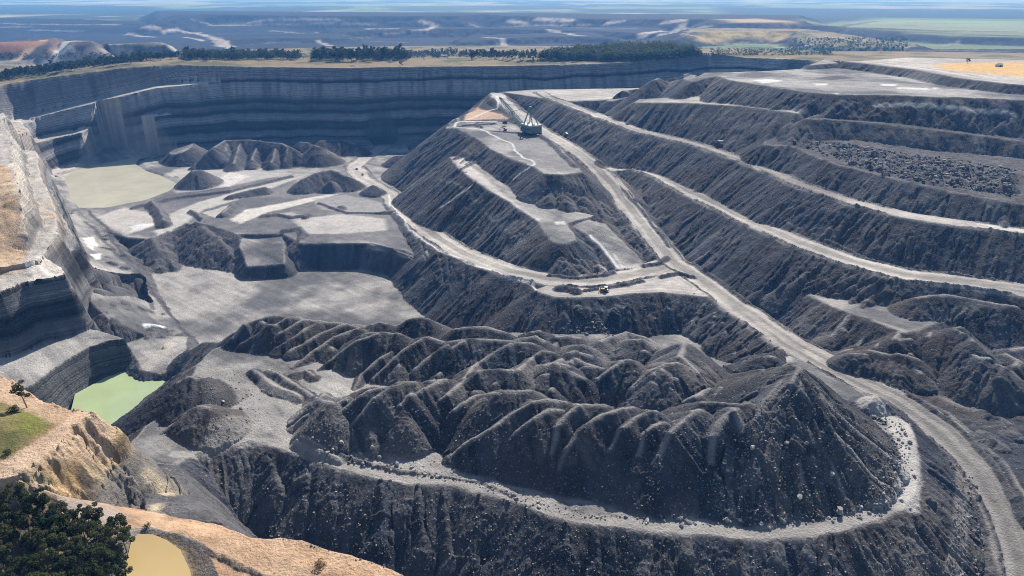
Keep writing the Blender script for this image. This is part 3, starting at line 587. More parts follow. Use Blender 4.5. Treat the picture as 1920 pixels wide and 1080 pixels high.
def ground_material():
    m, nt, b = new_mat('broken_ground'); N_, L_ = nt.nodes, nt.links
    at = N_.new('ShaderNodeAttribute'); at.attribute_name = 'ground_colour'
    tc = N_.new('ShaderNodeNewGeometry')
    def noise(sc, det, rough=.6):
        n = N_.new('ShaderNodeTexNoise'); n.inputs['Scale'].default_value = sc; n.inputs['Detail'].default_value = det; n.inputs['Roughness'].default_value = rough
        L_.new(tc.outputs['Position'], n.inputs['Vector']); return n
    n1 = noise(.9, 6, .65); n2 = noise(.16, 4)
    def mr(src, a, b_, c, d):
        r = N_.new('ShaderNodeMapRange'); r.inputs[1].default_value = a; r.inputs[2].default_value = b_; r.inputs[3].default_value = c; r.inputs[4].default_value = d
        L_.new(src, r.inputs[0]); return r.outputs[0]
    def math_(op, a, b_):
        r = N_.new('ShaderNodeMath'); r.operation = op
        for i, q in enumerate((a, b_)):
            if isinstance(q, (int, float)): r.inputs[i].default_value = q
            else: L_.new(q, r.inputs[i])
        return r.outputs[0]
    amp = math_('MULTIPLY_ADD' if 0 else 'ADD', math_('MULTIPLY', at.outputs['Alpha'], 1.35), .45)
    v = math_('MULTIPLY', math_('ADD', math_('MULTIPLY', math_('SUBTRACT', n1.outputs[0], .5), amp), 1.0), mr(n2.outputs[0], .3, .7, .86, 1.14))
    mix = N_.new('ShaderNodeMix'); mix.data_type = 'RGBA'; mix.blend_type = 'MULTIPLY'; mix.inputs[0].default_value = 1
    cv = N_.new('ShaderNodeCombineColor')
    for i in range(3): L_.new(v, cv.inputs[i])
    L_.new(at.outputs['Color'], mix.inputs[6]); L_.new(cv.outputs[0], mix.inputs[7])
    cur = mix.outputs[2]
    # coal seams and sandstone beds run level through the walls
    hp = [-.3, 0, .12, .155, .165, .19, .20, .33, .37, .41, .44, .47, .51, .54, .56, .59, .63, .66, .68, .72, .76, .79, .83, .85, .87, .90, .94, .97, 1.1]
    hv = [.11, .12, .14, .13, .018, .018, .19, .19, .13, .045, .018, .085, .075, .016, .03, .14, .16, .11, .018, .05, .015, .10, .13, .12, .018, .08, .13, .10, .13]
    sx = N_.new('ShaderNodeSeparateXYZ'); L_.new(tc.outputs['Position'], sx.inputs[0])
    lo = noise(.012, 2); mid = noise(.35, 3)
    zz = math_('ADD', sx.outputs[2], math_('MULTIPLY', math_('SUBTRACT', lo.outputs[0], .5), 14.0))
    zz = math_('ADD', zz, math_('MULTIPLY', math_('SUBTRACT', mid.outputs[0], .5), 3.0))
    zz = math_('ADD', zz, math_('MULTIPLY', math_('MAXIMUM', math_('MULTIPLY_ADD' if 0 else 'SUBTRACT', -560.0, sx.outputs[0]), 0.0), .2))
    hh = mr(zz, -116 + .3 * 126, -116 - 1.1 * 126, 0, 1)
    cr = N_.new('ShaderNodeValToRGB'); el = cr.color_ramp.elements
    for i, (a_, v_) in enumerate(zip(hp, hv)):
        e = el[i] if i < 2 else el.new((a_ + .3) / 1.4)
        e.position = (a_ + .3) / 1.4; q = v_ / .155; e.color = (q, q, q, 1)
    L_.new(hh, cr.inputs[0])
    fine = N_.new('ShaderNodeTexNoise'); fine.noise_dimensions = '1D'; fine.inputs['Scale'].default_value = .9; fine.inputs['Detail'].default_value = 3; L_.new(zz, fine.inputs['W'])
    cg = N_.new('ShaderNodeMix'); cg.data_type = 'RGBA'; cg.blend_type = 'MULTIPLY'; cg.inputs[0].default_value = 1
    cf = N_.new('ShaderNodeCombineColor'); fv = mr(fine.outputs[0], .32, .68, .4, 1.5)
    for i in range(3): L_.new(fv, cf.inputs[i])
    L_.new(cr.outputs[0], cg.inputs[6]); L_.new(cf.outputs[0], cg.inputs[7])
    sa = N_.new('ShaderNodeAttribute'); sa.attribute_name = 'strata'
    ms = N_.new('ShaderNodeMix'); ms.data_type = 'RGBA'; ms.blend_type = 'MULTIPLY'; L_.new(sa.outputs['Fac'], ms.inputs[0]); L_.new(cur, ms.inputs[6]); L_.new(cg.outputs[2], ms.inputs[7])
    cur = ms.outputs[2]
    hts = None
    for sc, thr, colr in ((1.5, .22, (.30, .29, .28, 1)), (.6, .18, (.34, .33, .31, 1))):
        vo = N_.new('ShaderNodeTexVoronoi'); vo.inputs['Scale'].default_value = sc; vo.inputs['Randomness'].default_value = 1
        L_.new(tc.outputs['Position'], vo.inputs['Vector'])
        sep = N_.new('ShaderNodeSeparateColor'); L_.new(vo.outputs['Color'], sep.inputs[0])
        size = mr(sep.outputs[0], .35, 1, -.12, thr * 1.9)
        mask = math_('MULTIPLY', mr(math_('SUBTRACT', size, vo.outputs['Distance']), 0, .06, 0, 1), mr(at.outputs['Alpha'], .1, .6, 0, 1))
        mx = N_.new('ShaderNodeMix'); mx.data_type = 'RGBA'; L_.new(math_('MULTIPLY', mask, .75), mx.inputs[0]); L_.new(cur, mx.inputs[6])
        sh = N_.new('ShaderNodeMix'); sh.data_type = 'RGBA'; L_.new(sep.outputs[1], sh.inputs[0]); sh.inputs[6].default_value = (.07, .07, .078, 1); sh.inputs[7].default_value = colr
        L_.new(sh.outputs[2], mx.inputs[7]); cur = mx.outputs[2]
        hts = mask if hts is None else math_('MAXIMUM', hts, mask)
    L_.new(cur, b.inputs['Base Color'])
    h = math_('ADD', math_('MULTIPLY', n1.outputs[0], .9), math_('MULTIPLY', hts, .35))
    bp = N_.new('ShaderNodeBump'); bp.inputs['Strength'].default_value = 1.0; bp.inputs['Distance'].default_value = 1.1
    L_.new(h, bp.inputs['Height']); L_.new(bp.outputs[0], b.inputs['Normal'])
    return m

def water_material(name, col, ripple=.02, rough=.12):
    m, nt, b = new_mat(name)
    n = nt.nodes.new('ShaderNodeTexNoise'); n.inputs['Scale'].default_value = .035; n.inputs['Detail'].default_value = 5
    g = nt.nodes.new('ShaderNodeNewGeometry'); nt.links.new(g.outputs['Position'], n.inputs['Vector'])
    r = nt.nodes.new('ShaderNodeMix'); r.data_type = 'RGBA'
    r.inputs[6].default_value = tuple(c * .74 for c in col) + (1,); r.inputs[7].default_value = tuple(min(1, c * 1.2) for c in col) + (1,)
    nt.links.new(n.outputs[0], r.inputs[0]); nt.links.new(r.outputs[2], b.inputs['Base Color'])
    b.inputs['Roughness'].default_value = rough; b.inputs['Specular IOR Level'].default_value = .35
    w = nt.nodes.new('ShaderNodeTexNoise'); w.inputs['Scale'].default_value = .6; w.inputs['Detail'].default_value = 3
    nt.links.new(g.outputs['Position'], w.inputs['Vector'])
    bp = nt.nodes.new('ShaderNodeBump'); bp.inputs['Strength'].default_value = ripple; bp.inputs['Distance'].default_value = .3
    nt.links.new(w.outputs[0], bp.inputs['Height']); nt.links.new(bp.outputs[0], b.inputs['Normal'])
    return m

def plain_mat(name, col, rough=.6, var=.12, scale=2.0, metal=0.0):
    m, nt, b = new_mat(name)
    n = nt.nodes.new('ShaderNodeTexNoise'); n.inputs['Scale'].default_value = scale; n.inputs['Detail'].default_value = 5
    t = nt.nodes.new('ShaderNodeTexCoord'); nt.links.new(t.outputs['Object'], n.inputs['Vector'])
    r = nt.nodes.new('ShaderNodeMix'); r.data_type = 'RGBA'
    r.inputs[6].default_value = tuple(c * (1 - var * 2) for c in col) + (1,); r.inputs[7].default_value = tuple(min(1, c * (1 + var * 2)) for c in col) + (1,)
    nt.links.new(n.outputs[0], r.inputs[0]); nt.links.new(r.outputs[2], b.inputs['Base Color'])
    b.inputs['Roughness'].default_value = rough; b.inputs['Specular IOR Level'].default_value = .3; b.inputs['Metallic'].default_value = metal
    return m

def tag(o, label=None, cat=None, group=None, kind=None):
    if label: o['label'] = label
    if cat: o['category'] = cat
    if group: o['group'] = group
    if kind: o['kind'] = kind
    return o
# ------------------------------------------------------------------ country and mines beyond the pit
F2 = FAR_
F2.k[:] = FAR
def far_cols(F, col, rock, f1, f2, f3):
    x, y = F.x, F.y; one = np.ones((x.size, 1), np.float32)
    a = fbm(x / 900, y / 1500, 4, 70); b = fbm(x / 420, y / 500, 3, 72); c = fbm(x / 2600, y / 5200, 3, 73)
    g = lerp(one * C(.15, .145, .085), one * C(.22, .20, .13), sstep(-.2, .4, b)); g = lerp(g, one * C(.10, .15, .055), sstep(.05, .4, c))
    g = lerp(g, one * C(.032, .044, .030), sstep(-.12, .12, a)); g = lerp(g, one * C(.30, .27, .22), sstep(.32, .5, b) * .5)
    m = F.k == FAR; col[m] = g[m]; rock[m] = 0
    m = F.k == SPOIL; col[m] = (one * C(.022, .026, .034) * (.8 + .5 * f2 + .3 * f1)[:, None])[m]; rock[m] = 0
F2.extra_cols = far_cols; NEAR.extra_cols = lambda *a: None
def ff(pts, sl=.2, kt=SPOIL, ks=SPOIL, ext=()): fill(F2, pts, sl, kt, ks, r=4, reach=110 / sl, smooth=150, extra=ext)
# broad pit behind the tree belt and the flat-topped dump on its far side
fill(F2, [(-600, 106, 205), (600, 106, 205), (1100, 104, 205), (1250, 92, 200), (1250, 66, 195), (900, 62, 200), (300, 62, 200), (-600, 70, 195)], .10, SPOIL, SPOIL, cut=True, reach=400, smooth=150)
ff([(290, 44, 150), (345, 31, 128), (370, 27.5, 124), (450, 28, 124), (620, 30, 124), (850, 30, 122), (900, 27, 118), (1000, 31, 124), (1150, 36, 130), (1280, 36, 124), (1330, 36, 122), (1350, 45, 132), (1500, 40, 126), (1500, 28, 126), (300, 20, 130)], .34)
ff([(-600, 40, 150), (0, 33, 150), (150, 36, 152), (250, 40, 156), (280, 48, 168), (200, 50, 172), (0, 48, 170), (-600, 50, 170)], .16)
ff([(620, 62, 178), (690, 57, 170), (760, 56, 168), (900, 53, 164), (1000, 55, 166), (1130, 58, 166), (1240, 64, 172), (1240, 50, 160), (620, 52, 165)], .36)
ff([(860, 80, 188), (940, 72, 180), (1040, 68, 176), (1150, 70, 178), (1180, 80, 186), (1100, 60, 172), (880, 66, 176)], .4)
ff([(420, 76, 190), (520, 70, 186), (640, 72, 186), (640, 62, 180), (430, 64, 182)], .2)
# tan and green rehabilitated hill on the right, with dumps before and behind it
ff([(1275, 70, 150), (1300, 60, 140), (1400, 58, 136), (1490, 58, 136), (1560, 70, 140), (1640, 82, 144), (1705, 90, 148), (1715, 84, 148), (1600, 66, 140), (1500, 54, 134), (1300, 52, 136)], .3, NAT, SPOIL)
ff([(1480, 46, 140), (1560, 48, 142), (1640, 56, 146), (1760, 66, 150), (1930, 72, 152), (2300, 80, 150), (2300, 60, 145), (1930, 60, 148), (1700, 54, 142)], .25)
ff([(1700, 100, 150), (1800, 97, 146), (1930, 100, 146), (2300, 105, 145), (2300, 95, 145), (1930, 92, 146), (1720, 92, 150)], .3)
# workings off to the left, nearer
def nf(pts, sl=.6, kt=SPOIL, ks=SPOIL): fill(NEAR, pts, sl, kt, ks, r=2, reach=90, smooth=20)
nf([(-300, 80, 112), (0, 79, 110), (55, 74, 108), (95, 70, 106), (112, 73, 107), (95, 95, 124), (60, 112, 142), (-20, 116, 146), (-300, 120, 146)], .5)
nf([(118, 78, 109), (140, 76, 108), (172, 77, 108), (178, 84, 112), (240, 81, 110), (300, 79, 109), (316, 84, 112), (335, 104, 132), (300, 112, 143), (200, 110, 142), (100, 116, 146)], .6, GREY)
nf([(135, 78, 106), (172, 77, 105), (176, 82, 108), (140, 84, 110)], .8)
# plain behind the right-hand dumps
R_ = (.36, .33, .30); PALE = (.42, .39, .36)
def fl(pts, w, c=R_, amt=.9): paint(None or F2, pts, c, amt, w * .5, line=w, rag=3)
for pts, w in (([(270, 50), (290, 55)], 16), ([(305, 60), (330, 57.5), (370, 62), (400, 70), (415, 76), (435, 88)], 12), ([(350, 70), (382, 77)], 9), ([(238, 65), (290, 70)], 9), ([(400, 78), (430, 92)], 7),
               ([(790, 38), (812, 44), (820, 50), (806, 55)], 17), ([(772, 56), (800, 56)], 10), ([(915, 70), (945, 79), (972, 91)], 12), ([(1030, 55), (1070, 65), (1092, 67)], 11), ([(955, 39), (986, 45)], 14), ([(1000, 37), (1070, 38)], 18),
               ([(1140, 43), (1166, 41)], 14), ([(1200, 70), (1225, 60), (1282, 48)], 14), ([(1228, 70), (1272, 57)], 9), ([(1245, 42), (1285, 38)], 14), ([(590, 76), (624, 86)], 8), ([(690, 54), (748, 53)], 8), ([(240, 82), (262, 88)], 6), ([(1450, 88), (1540, 82)], 6), ([(1280, 55), (1330, 51)], 6)):
    fl(pts, w)
paint(F2, [(1290, 66), (1330, 60), (1420, 60), (1480, 62), (1470, 74), (1400, 74), (1300, 72)], (.36, .28, .12), .9, 25)
paint(F2, [(1480, 64), (1540, 66), (1640, 82), (1690, 92), (1640, 94), (1560, 90), (1500, 82)], (.25, .22, .10), .8, 30)
paint(F2, [(1345, 36), (1420, 35), (1495, 42), (1490, 46), (1380, 42)], (.38, .28, .16), .85, 60)
paint(F2, [(1500, 37), (1620, 36), (1906, 40), (2200, 42), (2200, 70), (1906, 69), (1720, 60), (1600, 52)], (.20, .22, .11), .75, 90)
for q in ([(1600, 42), (1700, 40), (1720, 44), (1620, 47)], [(1760, 38), (1860, 40), (1906, 48), (1800, 50)], [(1700, 62), (1800, 64), (1906, 70), (1780, 68)], [(1500, 39), (1580, 38), (1590, 41)]): paint(F2, q, (.17, .23, .10), .8, 40)
paint(F2, [(1340, 15), (1600, 16), (1906, 19), (2200, 20), (2200, 36), (1906, 36), (1650, 33), (1480, 32), (1350, 27)], (.02, .032, .03), .95, 150)
paint(F2, [(-400, 12), (300, 12), (360, 22), (250, 26), (-400, 30)], (.022, .036, .036), .95, 180)
paint(F2, [(700, 12), (1000, 10), (1100, 17), (760, 21)], (.03, .045, .04), .8, 200)
for k, (pts, w) in enumerate((([(360, 36), (500, 37), (640, 38)], 10), ([(420, 45), (560, 46), (700, 45)], 8), ([(880, 47), (1000, 49), (1100, 47)], 8), ([(640, 66), (720, 63), (800, 62)], 6), ([(1080, 52), (1150, 55), (1200, 53)], 8), ([(0, 44), (120, 46), (220, 47)], 8), ([(60, 56), (160, 58)], 7), ([(455, 84), (520, 80), (560, 81)], 5), ([(1520, 72), (1640, 76), (1800, 78)], 7), ([(1350, 84), (1440, 80)], 5), ([(1700, 96), (1906, 98)], 6), ([(500, 58), (560, 62), (600, 60)], 7), ([(660, 72), (700, 78), (760, 80)], 5))):
    fl(pts, w, ((.20, .20, .20), (.13, .13, .14), (.26, .25, .24))[k % 3], .8)
for pts in ([(1560, 45), (1720, 48)], [(1600, 54), (1760, 58), (1906, 60)], [(1700, 43), (1860, 45)], [(1760, 65), (1906, 67)], [(1500, 41), (1640, 40)], [(1380, 88), (1500, 90), (1600, 93)]): fl(pts, 14, (.03, .045, .032), .85)
# nearer patches on the left workings
for pts, w, c in (([(82, 76), (55, 92), (22, 118)], 9, (.42, .30, .20)), ([(122, 80), (105, 98), (82, 118)], 10, (.42, .40, .38)), ([(0, 84), (30, 84), (60, 82)], 25, (.25, .13, .09)), ([(215, 92), (245, 106)], 7, PALE), ([(318, 86), (338, 106)], 6, PALE), ([(190, 80), (300, 78)], 6, PALE), ([(110, 98), (125, 110)], 18, (.34, .35, .36)),
                  ([(100, 73), (108, 85), (90, 105)], 8, (.16, .10, .085)), ([(0, 117), (140, 112), (240, 108)], 10, (.30, .27, .25))):
    paint(NEAR, pts, c, .85, w * .5, line=w, rag=1)
# ------------------------------------------------------------------ patches of bare, wet or tracked ground in the pit
WHITE = (.56, .56, .555)
for px, c, a, f in (
    ([(1484, 692), (1455, 725), (1420, 790), (1398, 850), (1400, 900), (1432, 850), (1455, 780), (1478, 730)], (.135, .13, .128), .6, 4), ([(1500, 700), (1560, 740), (1640, 800), (1680, 850), (1650, 870), (1590, 800), (1530, 740)], (.115, .11, .108), .5, 4),  # cone heap flanks: paler gravel, with their sunlit tone painted in
    ([(108, 480), (150, 468), (184, 526), (150, 542)], (.03, .03, .034), .85, 1.5),
    ([(190, 400), (300, 330), (450, 318), (640, 340), (700, 350), (760, 420), (790, 480), (700, 452), (560, 452), (440, 436), (345, 418), (285, 445), (200, 436)], (.115, .112, .117), .7, 6),
    ([(250, 1002), (262, 996), (290, 1000), (318, 1012), (340, 1030), (362, 1062), (372, 1100), (250, 1120)], (.20, .15, .09), .8, 2.5),
    ([(120, 326), (180, 308), (240, 296), (310, 290), (290, 300), (262, 306), (266, 318), (320, 338), (330, 352), (265, 378), (200, 391), (150, 391), (135, 360)], (.16, .15, .14), .75, 5),
    ([(185, 405), (235, 388), (290, 395), (300, 412), (240, 440), (200, 425)], (.36, .34, .32), .8, 4),
    ([(243, 425), (262, 420), (300, 408), (296, 416), (262, 430), (246, 434)], WHITE, .9, 1.2), ([(290, 432), (340, 420), (330, 430), (300, 442)], (.48, .45, .42), .7, 3),
    ([(158, 446), (178, 444), (186, 458), (176, 470), (166, 462)], (.68, .64, .58), .85, 1.2), ([(174, 478), (192, 476), (190, 485), (176, 486)], WHITE, .9, .8),
    ([(270, 608), (312, 612), (308, 617), (275, 615)], (.55, .60, .68), .9, .8), ([(236, 490), (250, 496), (256, 506), (244, 504)], (.55, .56, .58), .7, 1),
    ([(295, 340), (330, 318), (430, 312), (545, 325), (430, 350), (330, 362), (320, 348)], (.34, .325, .31), .7, 5), ([(395, 335), (430, 318), (470, 330), (430, 350)], (.46, .44, .42), .7, 4),
    ([(430, 412), (460, 394), (540, 378), (640, 358), (690, 350), (640, 362), (560, 384), (500, 398), (450, 420)], (.44, .42, .38), .85, 3), ([(300, 440), (320, 400), (370, 380), (460, 355), (570, 330), (470, 362), (385, 392), (350, 415)], (.36, .345, .32), .75, 3),
    ([(585, 372), (650, 365), (742, 378), (745, 398), (660, 402), (600, 392)], (.29, .28, .275), .7, 3), ([(545, 412), (640, 402), (720, 410), (724, 432), (640, 438), (575, 436)], (.36, .34, .32), .75, 3),
    ([(505, 400), (545, 398), (580, 408), (540, 412)], (.33, .31, .30), .6, 2), ([(380, 398), (430, 384), (425, 402), (400, 408)], (.36, .34, .33), .7, 2),
    # pads of the middle dump
    ([(880, 208), (900, 205), (935, 214), (955, 222), (905, 224), (870, 226)], (.52, .36, .25), .85, 2), ([(842, 292), (870, 298), (915, 338), (960, 375), (1010, 415), (985, 405), (920, 362), (870, 325)], (.42, .39, .37), .7, 3),
    ([(1038, 416), (1060, 414), (1062, 421), (1042, 421)], WHITE, .8, 1), ([(1000, 408), (1016, 410), (1010, 416)], WHITE, .6, 1), ([(1112, 498), (1200, 495), (1190, 506), (1130, 508)], (.40, .38, .355), .8, 3),
    ([(828, 226), (860, 222), (860, 230), (835, 233)], (.36, .34, .32), .7, 2), ([(930, 240), (1000, 250), (1080, 312), (1085, 322), (1025, 322), (985, 300)], (.20, .19, .19), .7, 5),
    # pale worn flats
    ([(1360, 142), (1440, 148), (1560, 150), (1740, 158), (1750, 168), (1600, 172), (1480, 164)], (.27, .26, .25), .6, 8),
    ([(1405, 150), (1440, 148), (1468, 152), (1430, 156)], WHITE, .85, 3), ([(1525, 156), (1552, 157), (1550, 160), (1530, 160)], WHITE, .9, 2), ([(1652, 158), (1680, 158), (1678, 161), (1655, 161)], WHITE, .9, 2), ([(1680, 163), (1740, 165), (1742, 168), (1682, 167)], (.6, .6, .6), .7, 2), ([(1745, 164), (1758, 165), (1752, 168)], WHITE, .9, 2), ([(1565, 174), (1573, 175), (1570, 177)], WHITE, .8, 1.5),
    ([(1520, 146), (1560, 143), (1605, 146), (1560, 150)], (.06, .06, .065), .9, 2), ([(1860, 192), (1906, 192), (1960, 198), (1906, 200)], (.24, .20, .17), .7, 3), ([(1745, 122), (1800, 118), (1906, 116), (2300, 125), (2300, 150), (1906, 144), (1850, 138), (1790, 134)], (.50, .32, .13), .95, 8),
    ([(1660, 130), (1740, 138), (1800, 150), (1906, 154), (1906, 160), (1780, 158), (1700, 144)], (.34, .32, .30), .7, 4),
    ([(1255, 655), (1285, 645), (1280, 668), (1240, 682)], (.24, .225, .21), .75, 3), ([(1085, 606), (1112, 600), (1130, 603), (1142, 620), (1150, 628), (1100, 624)], (.28, .265, .25), .8, 2), ([(1410, 650), (1440, 640), (1490, 672), (1450, 675)], (.32, .30, .28), .8, 3),
    ([(1150, 630), (1250, 640), (1290, 650), (1240, 655)], (.22, .21, .20), .6, 3), ([(1310, 690), (1350, 700), (1400, 680), (1440, 668), (1400, 700), (1340, 728)], (.26, .245, .23), .75, 3), ([(1480, 680), (1495, 684), (1490, 735), (1478, 730)], (.25, .235, .22), .6, 2),
    ([(1690, 620), (1760, 590), (1830, 570), (1880, 580), (1760, 605), (1720, 622)], (.20, .19, .18), .6, 3), ([(1750, 740), (1850, 725), (1906, 740), (1906, 770), (1800, 765)], (.24, .225, .21), .6, 4), ([(1640, 600), (1700, 620), (1690, 626), (1630, 603)], (.30, .28, .26), .7, 1.5),
    # tan rubble on the ramp and the shelf
    ([(247, 866), (266, 864), (280, 876), (262, 880)], (.48, .39, .27), .9, 1.2), ([(262, 886), (290, 884), (306, 896), (282, 900)], (.50, .41, .28), .9, 1.2), ([(276, 908), (312, 904), (330, 922), (300, 926)], (.48, .39, .27), .9, 1.2), ([(0, 310), (22, 320), (40, 400), (50, 470), (40, 510), (0, 520), (-100, 520), (-100, 300)], (.46, .27, .10), .55, 4), ([(60, 360), (80, 380), (86, 420), (66, 400)], (.42, .36, .30), .6, 2), ([(276, 950), (302, 943), (298, 955), (280, 962)], (.52, .43, .30), .8, 1.5),
    ([(100, 925), (190, 945), (240, 965), (210, 985), (130, 960)], (.30, .27, .26), .75, 3), ([(0, 745), (60, 755), (100, 790), (70, 815), (0, 860), (-120, 900), (-120, 740)], (.115, .115, .035), .8, 4), ([(30, 765), (90, 775), (85, 805), (30, 812)], (.16, .185, .03), .5, 3), ([(0, 800), (40, 800), (30, 850), (0, 855)], (.06, .075, .025), .6, 3),
    ([(0, 925), (60, 930), (110, 960), (230, 1000), (245, 1085), (150, 1150), (-150, 1150), (-150, 920)], (.12, .105, .075), .85, 3), ([(365, 1000), (460, 1012), (560, 1060), (620, 1085), (500, 1090), (380, 1060)], (.45, .31, .20), .6, 4),
    ([(250, 985), (262, 992), (330, 1012), (420, 1045), (520, 1075), (520, 1083), (410, 1056), (320, 1022), (258, 1000)], (.14, .115, .09), .35, 1.0),
):
    if .3 < c[0] < .5 and abs(c[0] - c[2]) < .08: c = tuple(q * 1.12 for q in c); a = min(.95, a + .15)
    paint(N, px, c, a, f)
for px, w, c, a in (
    ([(932, 180), (934, 195), (933, 203), (915, 208), (895, 217), (878, 224)], 1.2, WHITE, .9), ([(838, 238), (852, 239), (856, 230), (862, 228), (930, 228)], 1.5, (.6, .59, .57), .9), ([(855, 239), (895, 241)], 1.2, (.6, .59, .57), .8),
    ([(898, 239), (912, 247), (935, 258), (960, 270), (966, 282), (980, 296), (995, 300), (1003, 308), (998, 312), (988, 309)], .9, WHITE, .9), ([(992, 316), (962, 337)], .8, WHITE, .8), ([(885, 348), (848, 376), (824, 392)], .8, (.5, .52, .55), .8), ([(825, 338), (885, 372), (945, 425), (985, 456)], 1.0, (.2, .2, .2), .6),
    ([(728, 365), (735, 385), (768, 432), (800, 455), (830, 470), (880, 495), (960, 525), (995, 533), (1004, 545)], .9, (.62, .60, .58), .85), ([(1106, 440), (1125, 462), (1140, 480), (1155, 500)], 1.0, (.66, .65, .62), .9), ([(1148, 475), (1160, 492), (1166, 500)], .8, (.6, .58, .56), .7),
    ([(1078, 573), (1120, 578), (1170, 574)], .9, (.3, .28, .27), .8), ([(1035, 315), (1060, 330)], .5, WHITE, .3), ([(1480, 208), (1508, 210)], 2, (.4, .39, .37), .7), ([(1640, 196), (1700, 199), (1780, 203), (1906, 214)], 2.0, (.42, .40, .38), .8), ([(1540, 222), (1640, 234), (1720, 242), (1906, 262)], 1.5, (.13, .13, .135), .7),
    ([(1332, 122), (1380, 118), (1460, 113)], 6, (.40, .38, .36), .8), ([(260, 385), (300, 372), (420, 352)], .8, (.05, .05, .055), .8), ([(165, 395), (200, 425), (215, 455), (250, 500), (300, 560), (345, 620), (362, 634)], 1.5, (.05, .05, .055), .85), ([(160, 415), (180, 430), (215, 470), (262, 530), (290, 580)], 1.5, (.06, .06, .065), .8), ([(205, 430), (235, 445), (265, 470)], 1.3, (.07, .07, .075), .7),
    ([(275, 690), (305, 665), (322, 645)], 3.5, (.34, .31, .28), .85), ([(640, 870), (600, 845), (540, 822)], 1.6, (.46, .44, .42), .6), ([(1445, 465), (1540, 500), (1640, 540)], 1.0, (.12, .12, .125), .5), ([(1290, 500), (1400, 580), (1500, 650)], 1.2, (.2, .19, .185), .5),
    ([(330, 852), (430, 833), (470, 826), (520, 828), (640, 866), (760, 893), (860, 902), (950, 930), (1013, 955), (1083, 970), (1207, 982), (1280, 989), (1413, 996), (1513, 993), (1600, 978), (1680, 940), (1700, 880), (1700, 830), (1680, 790), (1640, 755)], 2.3, (.28, .265, .25), .8), ([(400, 700), (470, 740), (500, 790), (420, 820)], 6, (.27, .255, .24), .6), ([(500, 715), (560, 770), (540, 815)], 5, (.30, .285, .265), .6),
    ([(1810, 880), (1800, 930), (1790, 1000), (1785, 1080)], 3.0, (.24, .22, .205), .7), ([(1625, 750), (1680, 790), (1705, 850), (1695, 940)], 4.0, (.40, .38, .36), .8),
    ([(330, 985), (420, 998), (520, 1022), (640, 1052), (730, 1085)], 3.5, (.50, .33, .21), .6), ([(0, 890), (50, 855), (110, 815), (160, 785)], 4.5, (.52, .38, .27), .7), ([(0, 715), (60, 748), (120, 775)], 4.0, (.50, .35, .24), .6),
):
    paint(N, px, c, a, max(.5, w * .5), line=w, rag=.4)
# ------------------------------------------------------------------ build the ground
detail(NEAR); detail(FAR_)
GM = ground_material()
objs = grid_objects(NEAR, [('ground', (NAT, TAN, OCHRE, FAR)), ('haul_road', (DUST,)), ('pit_floor', (GREY, FLOOR)), ('spoil_slopes', (SPOIL, RUBBLE)), ('rock_face', (WALLK, LWALL, CLIFF))], GM)
LAB = {'ground': ('natural dry ground and tan bare earth around the pit rim', 'ground'), 'haul_road': ('pale dusty haul roads, benches and pads through the pit', 'road'),
       'pit_floor': ('flat grey floor of the open pit', 'pit floor'), 'spoil_slopes': ('dark charcoal spoil dumps and heaps', 'spoil'), 'rock_face': ('banded coal highwall and tan cliff faces', 'rock face')}
for k_, o_ in objs.items(): tag(o_, LAB[k_][0], LAB[k_][1], kind='structure')
fo = grid_objects(FAR_, [('distant_terrain', tuple(range(12)))], GM, drop=.0)
tag(fo['distant_terrain'], 'hazy distant mines, plains and ranges beyond the pit', 'terrain', kind='structure')

def water(name, P, D, mat, label, grow=4.0):
    me = bpy.data.meshes.new(name); cx = sum(p[0] for p in P) / len(P); cy = sum(p[1] for p in P) / len(P)
    bm = bmesh.new(); vs = []
    for p in P:
        dx, dy = p[0] - cx, p[1] - cy; L = math.hypot(dx, dy); vs.append(bm.verts.new((p[0] + dx / L * grow, p[1] + dy / L * grow, -D)))
    fc = bm.faces.new(vs); bmesh.ops.triangulate(bm, faces=[fc]); bm.normal_update()
    if sum(f.normal.z for f in bm.faces) < 0: bmesh.ops.reverse_faces(bm, faces=bm.faces)
    bm.to_mesh(me); bm.free(); me.materials.append(mat)
    return tag(link(bpy.data.objects.new(name, me)), label, 'water', kind='structure')

water('pond_water', POND_BACK, 243.0, water_material('grey_green_water', (.44, .42, .33), .02, .14), 'grey green pond at the foot of the back highwall', 14.0)
water('green_pond_water', [W(u_, v_, 252) for u_, v_ in ((140, 790), (150, 740), (200, 712), (262, 690), (300, 700), (345, 690), (330, 740), (260, 800), (200, 850), (150, 850))], 252.0, water_material('pale_green_water', (.31, .38, .21), .015, .1), 'milky pale green pond below the dark highwall')
water('muddy_pond_water', POND_SMALL, 145.0, water_material('yellow_brown_water', (.40, .295, .135), .015, .12), 'muddy yellow pond beside the foreground trees', 1.5)

# ------------------------------------------------------------------ light, air, camera
scene = bpy.context.scene
SUN_EL, SUN_AZ = math.radians(40), math.radians(18)     # azimuth measured from the view direction towards the right
world = bpy.data.worlds.new('World'); scene.world = world; world.use_nodes = True
wn = world.node_tree; sky = wn.nodes.new('ShaderNodeTexSky'); sky.sky_type = 'NISHITA'; sky.sun_disc = False
sky.sun_elevation = SUN_EL; sky.sun_rotation = SUN_AZ; sky.air_density = 1.0; sky.dust_density = .6
wn.links.new(sky.outputs[0], wn.nodes['Background'].inputs[0]); wn.nodes['Background'].inputs[1].default_value = .08
sd = bpy.data.lights.new('sun', 'SUN'); sd.energy = 4.8; sd.angle = math.radians(.53); sd.color = (1, .945, .87)
so = link(bpy.data.objects.new('sun', sd))
to = Vector((math.sin(SUN_AZ) * math.cos(SUN_EL), math.cos(SUN_AZ) * math.cos(SUN_EL), math.sin(SUN_EL)))
so.rotation_euler = to.to_track_quat('Z', 'Y').to_euler(); so.location = to * 300
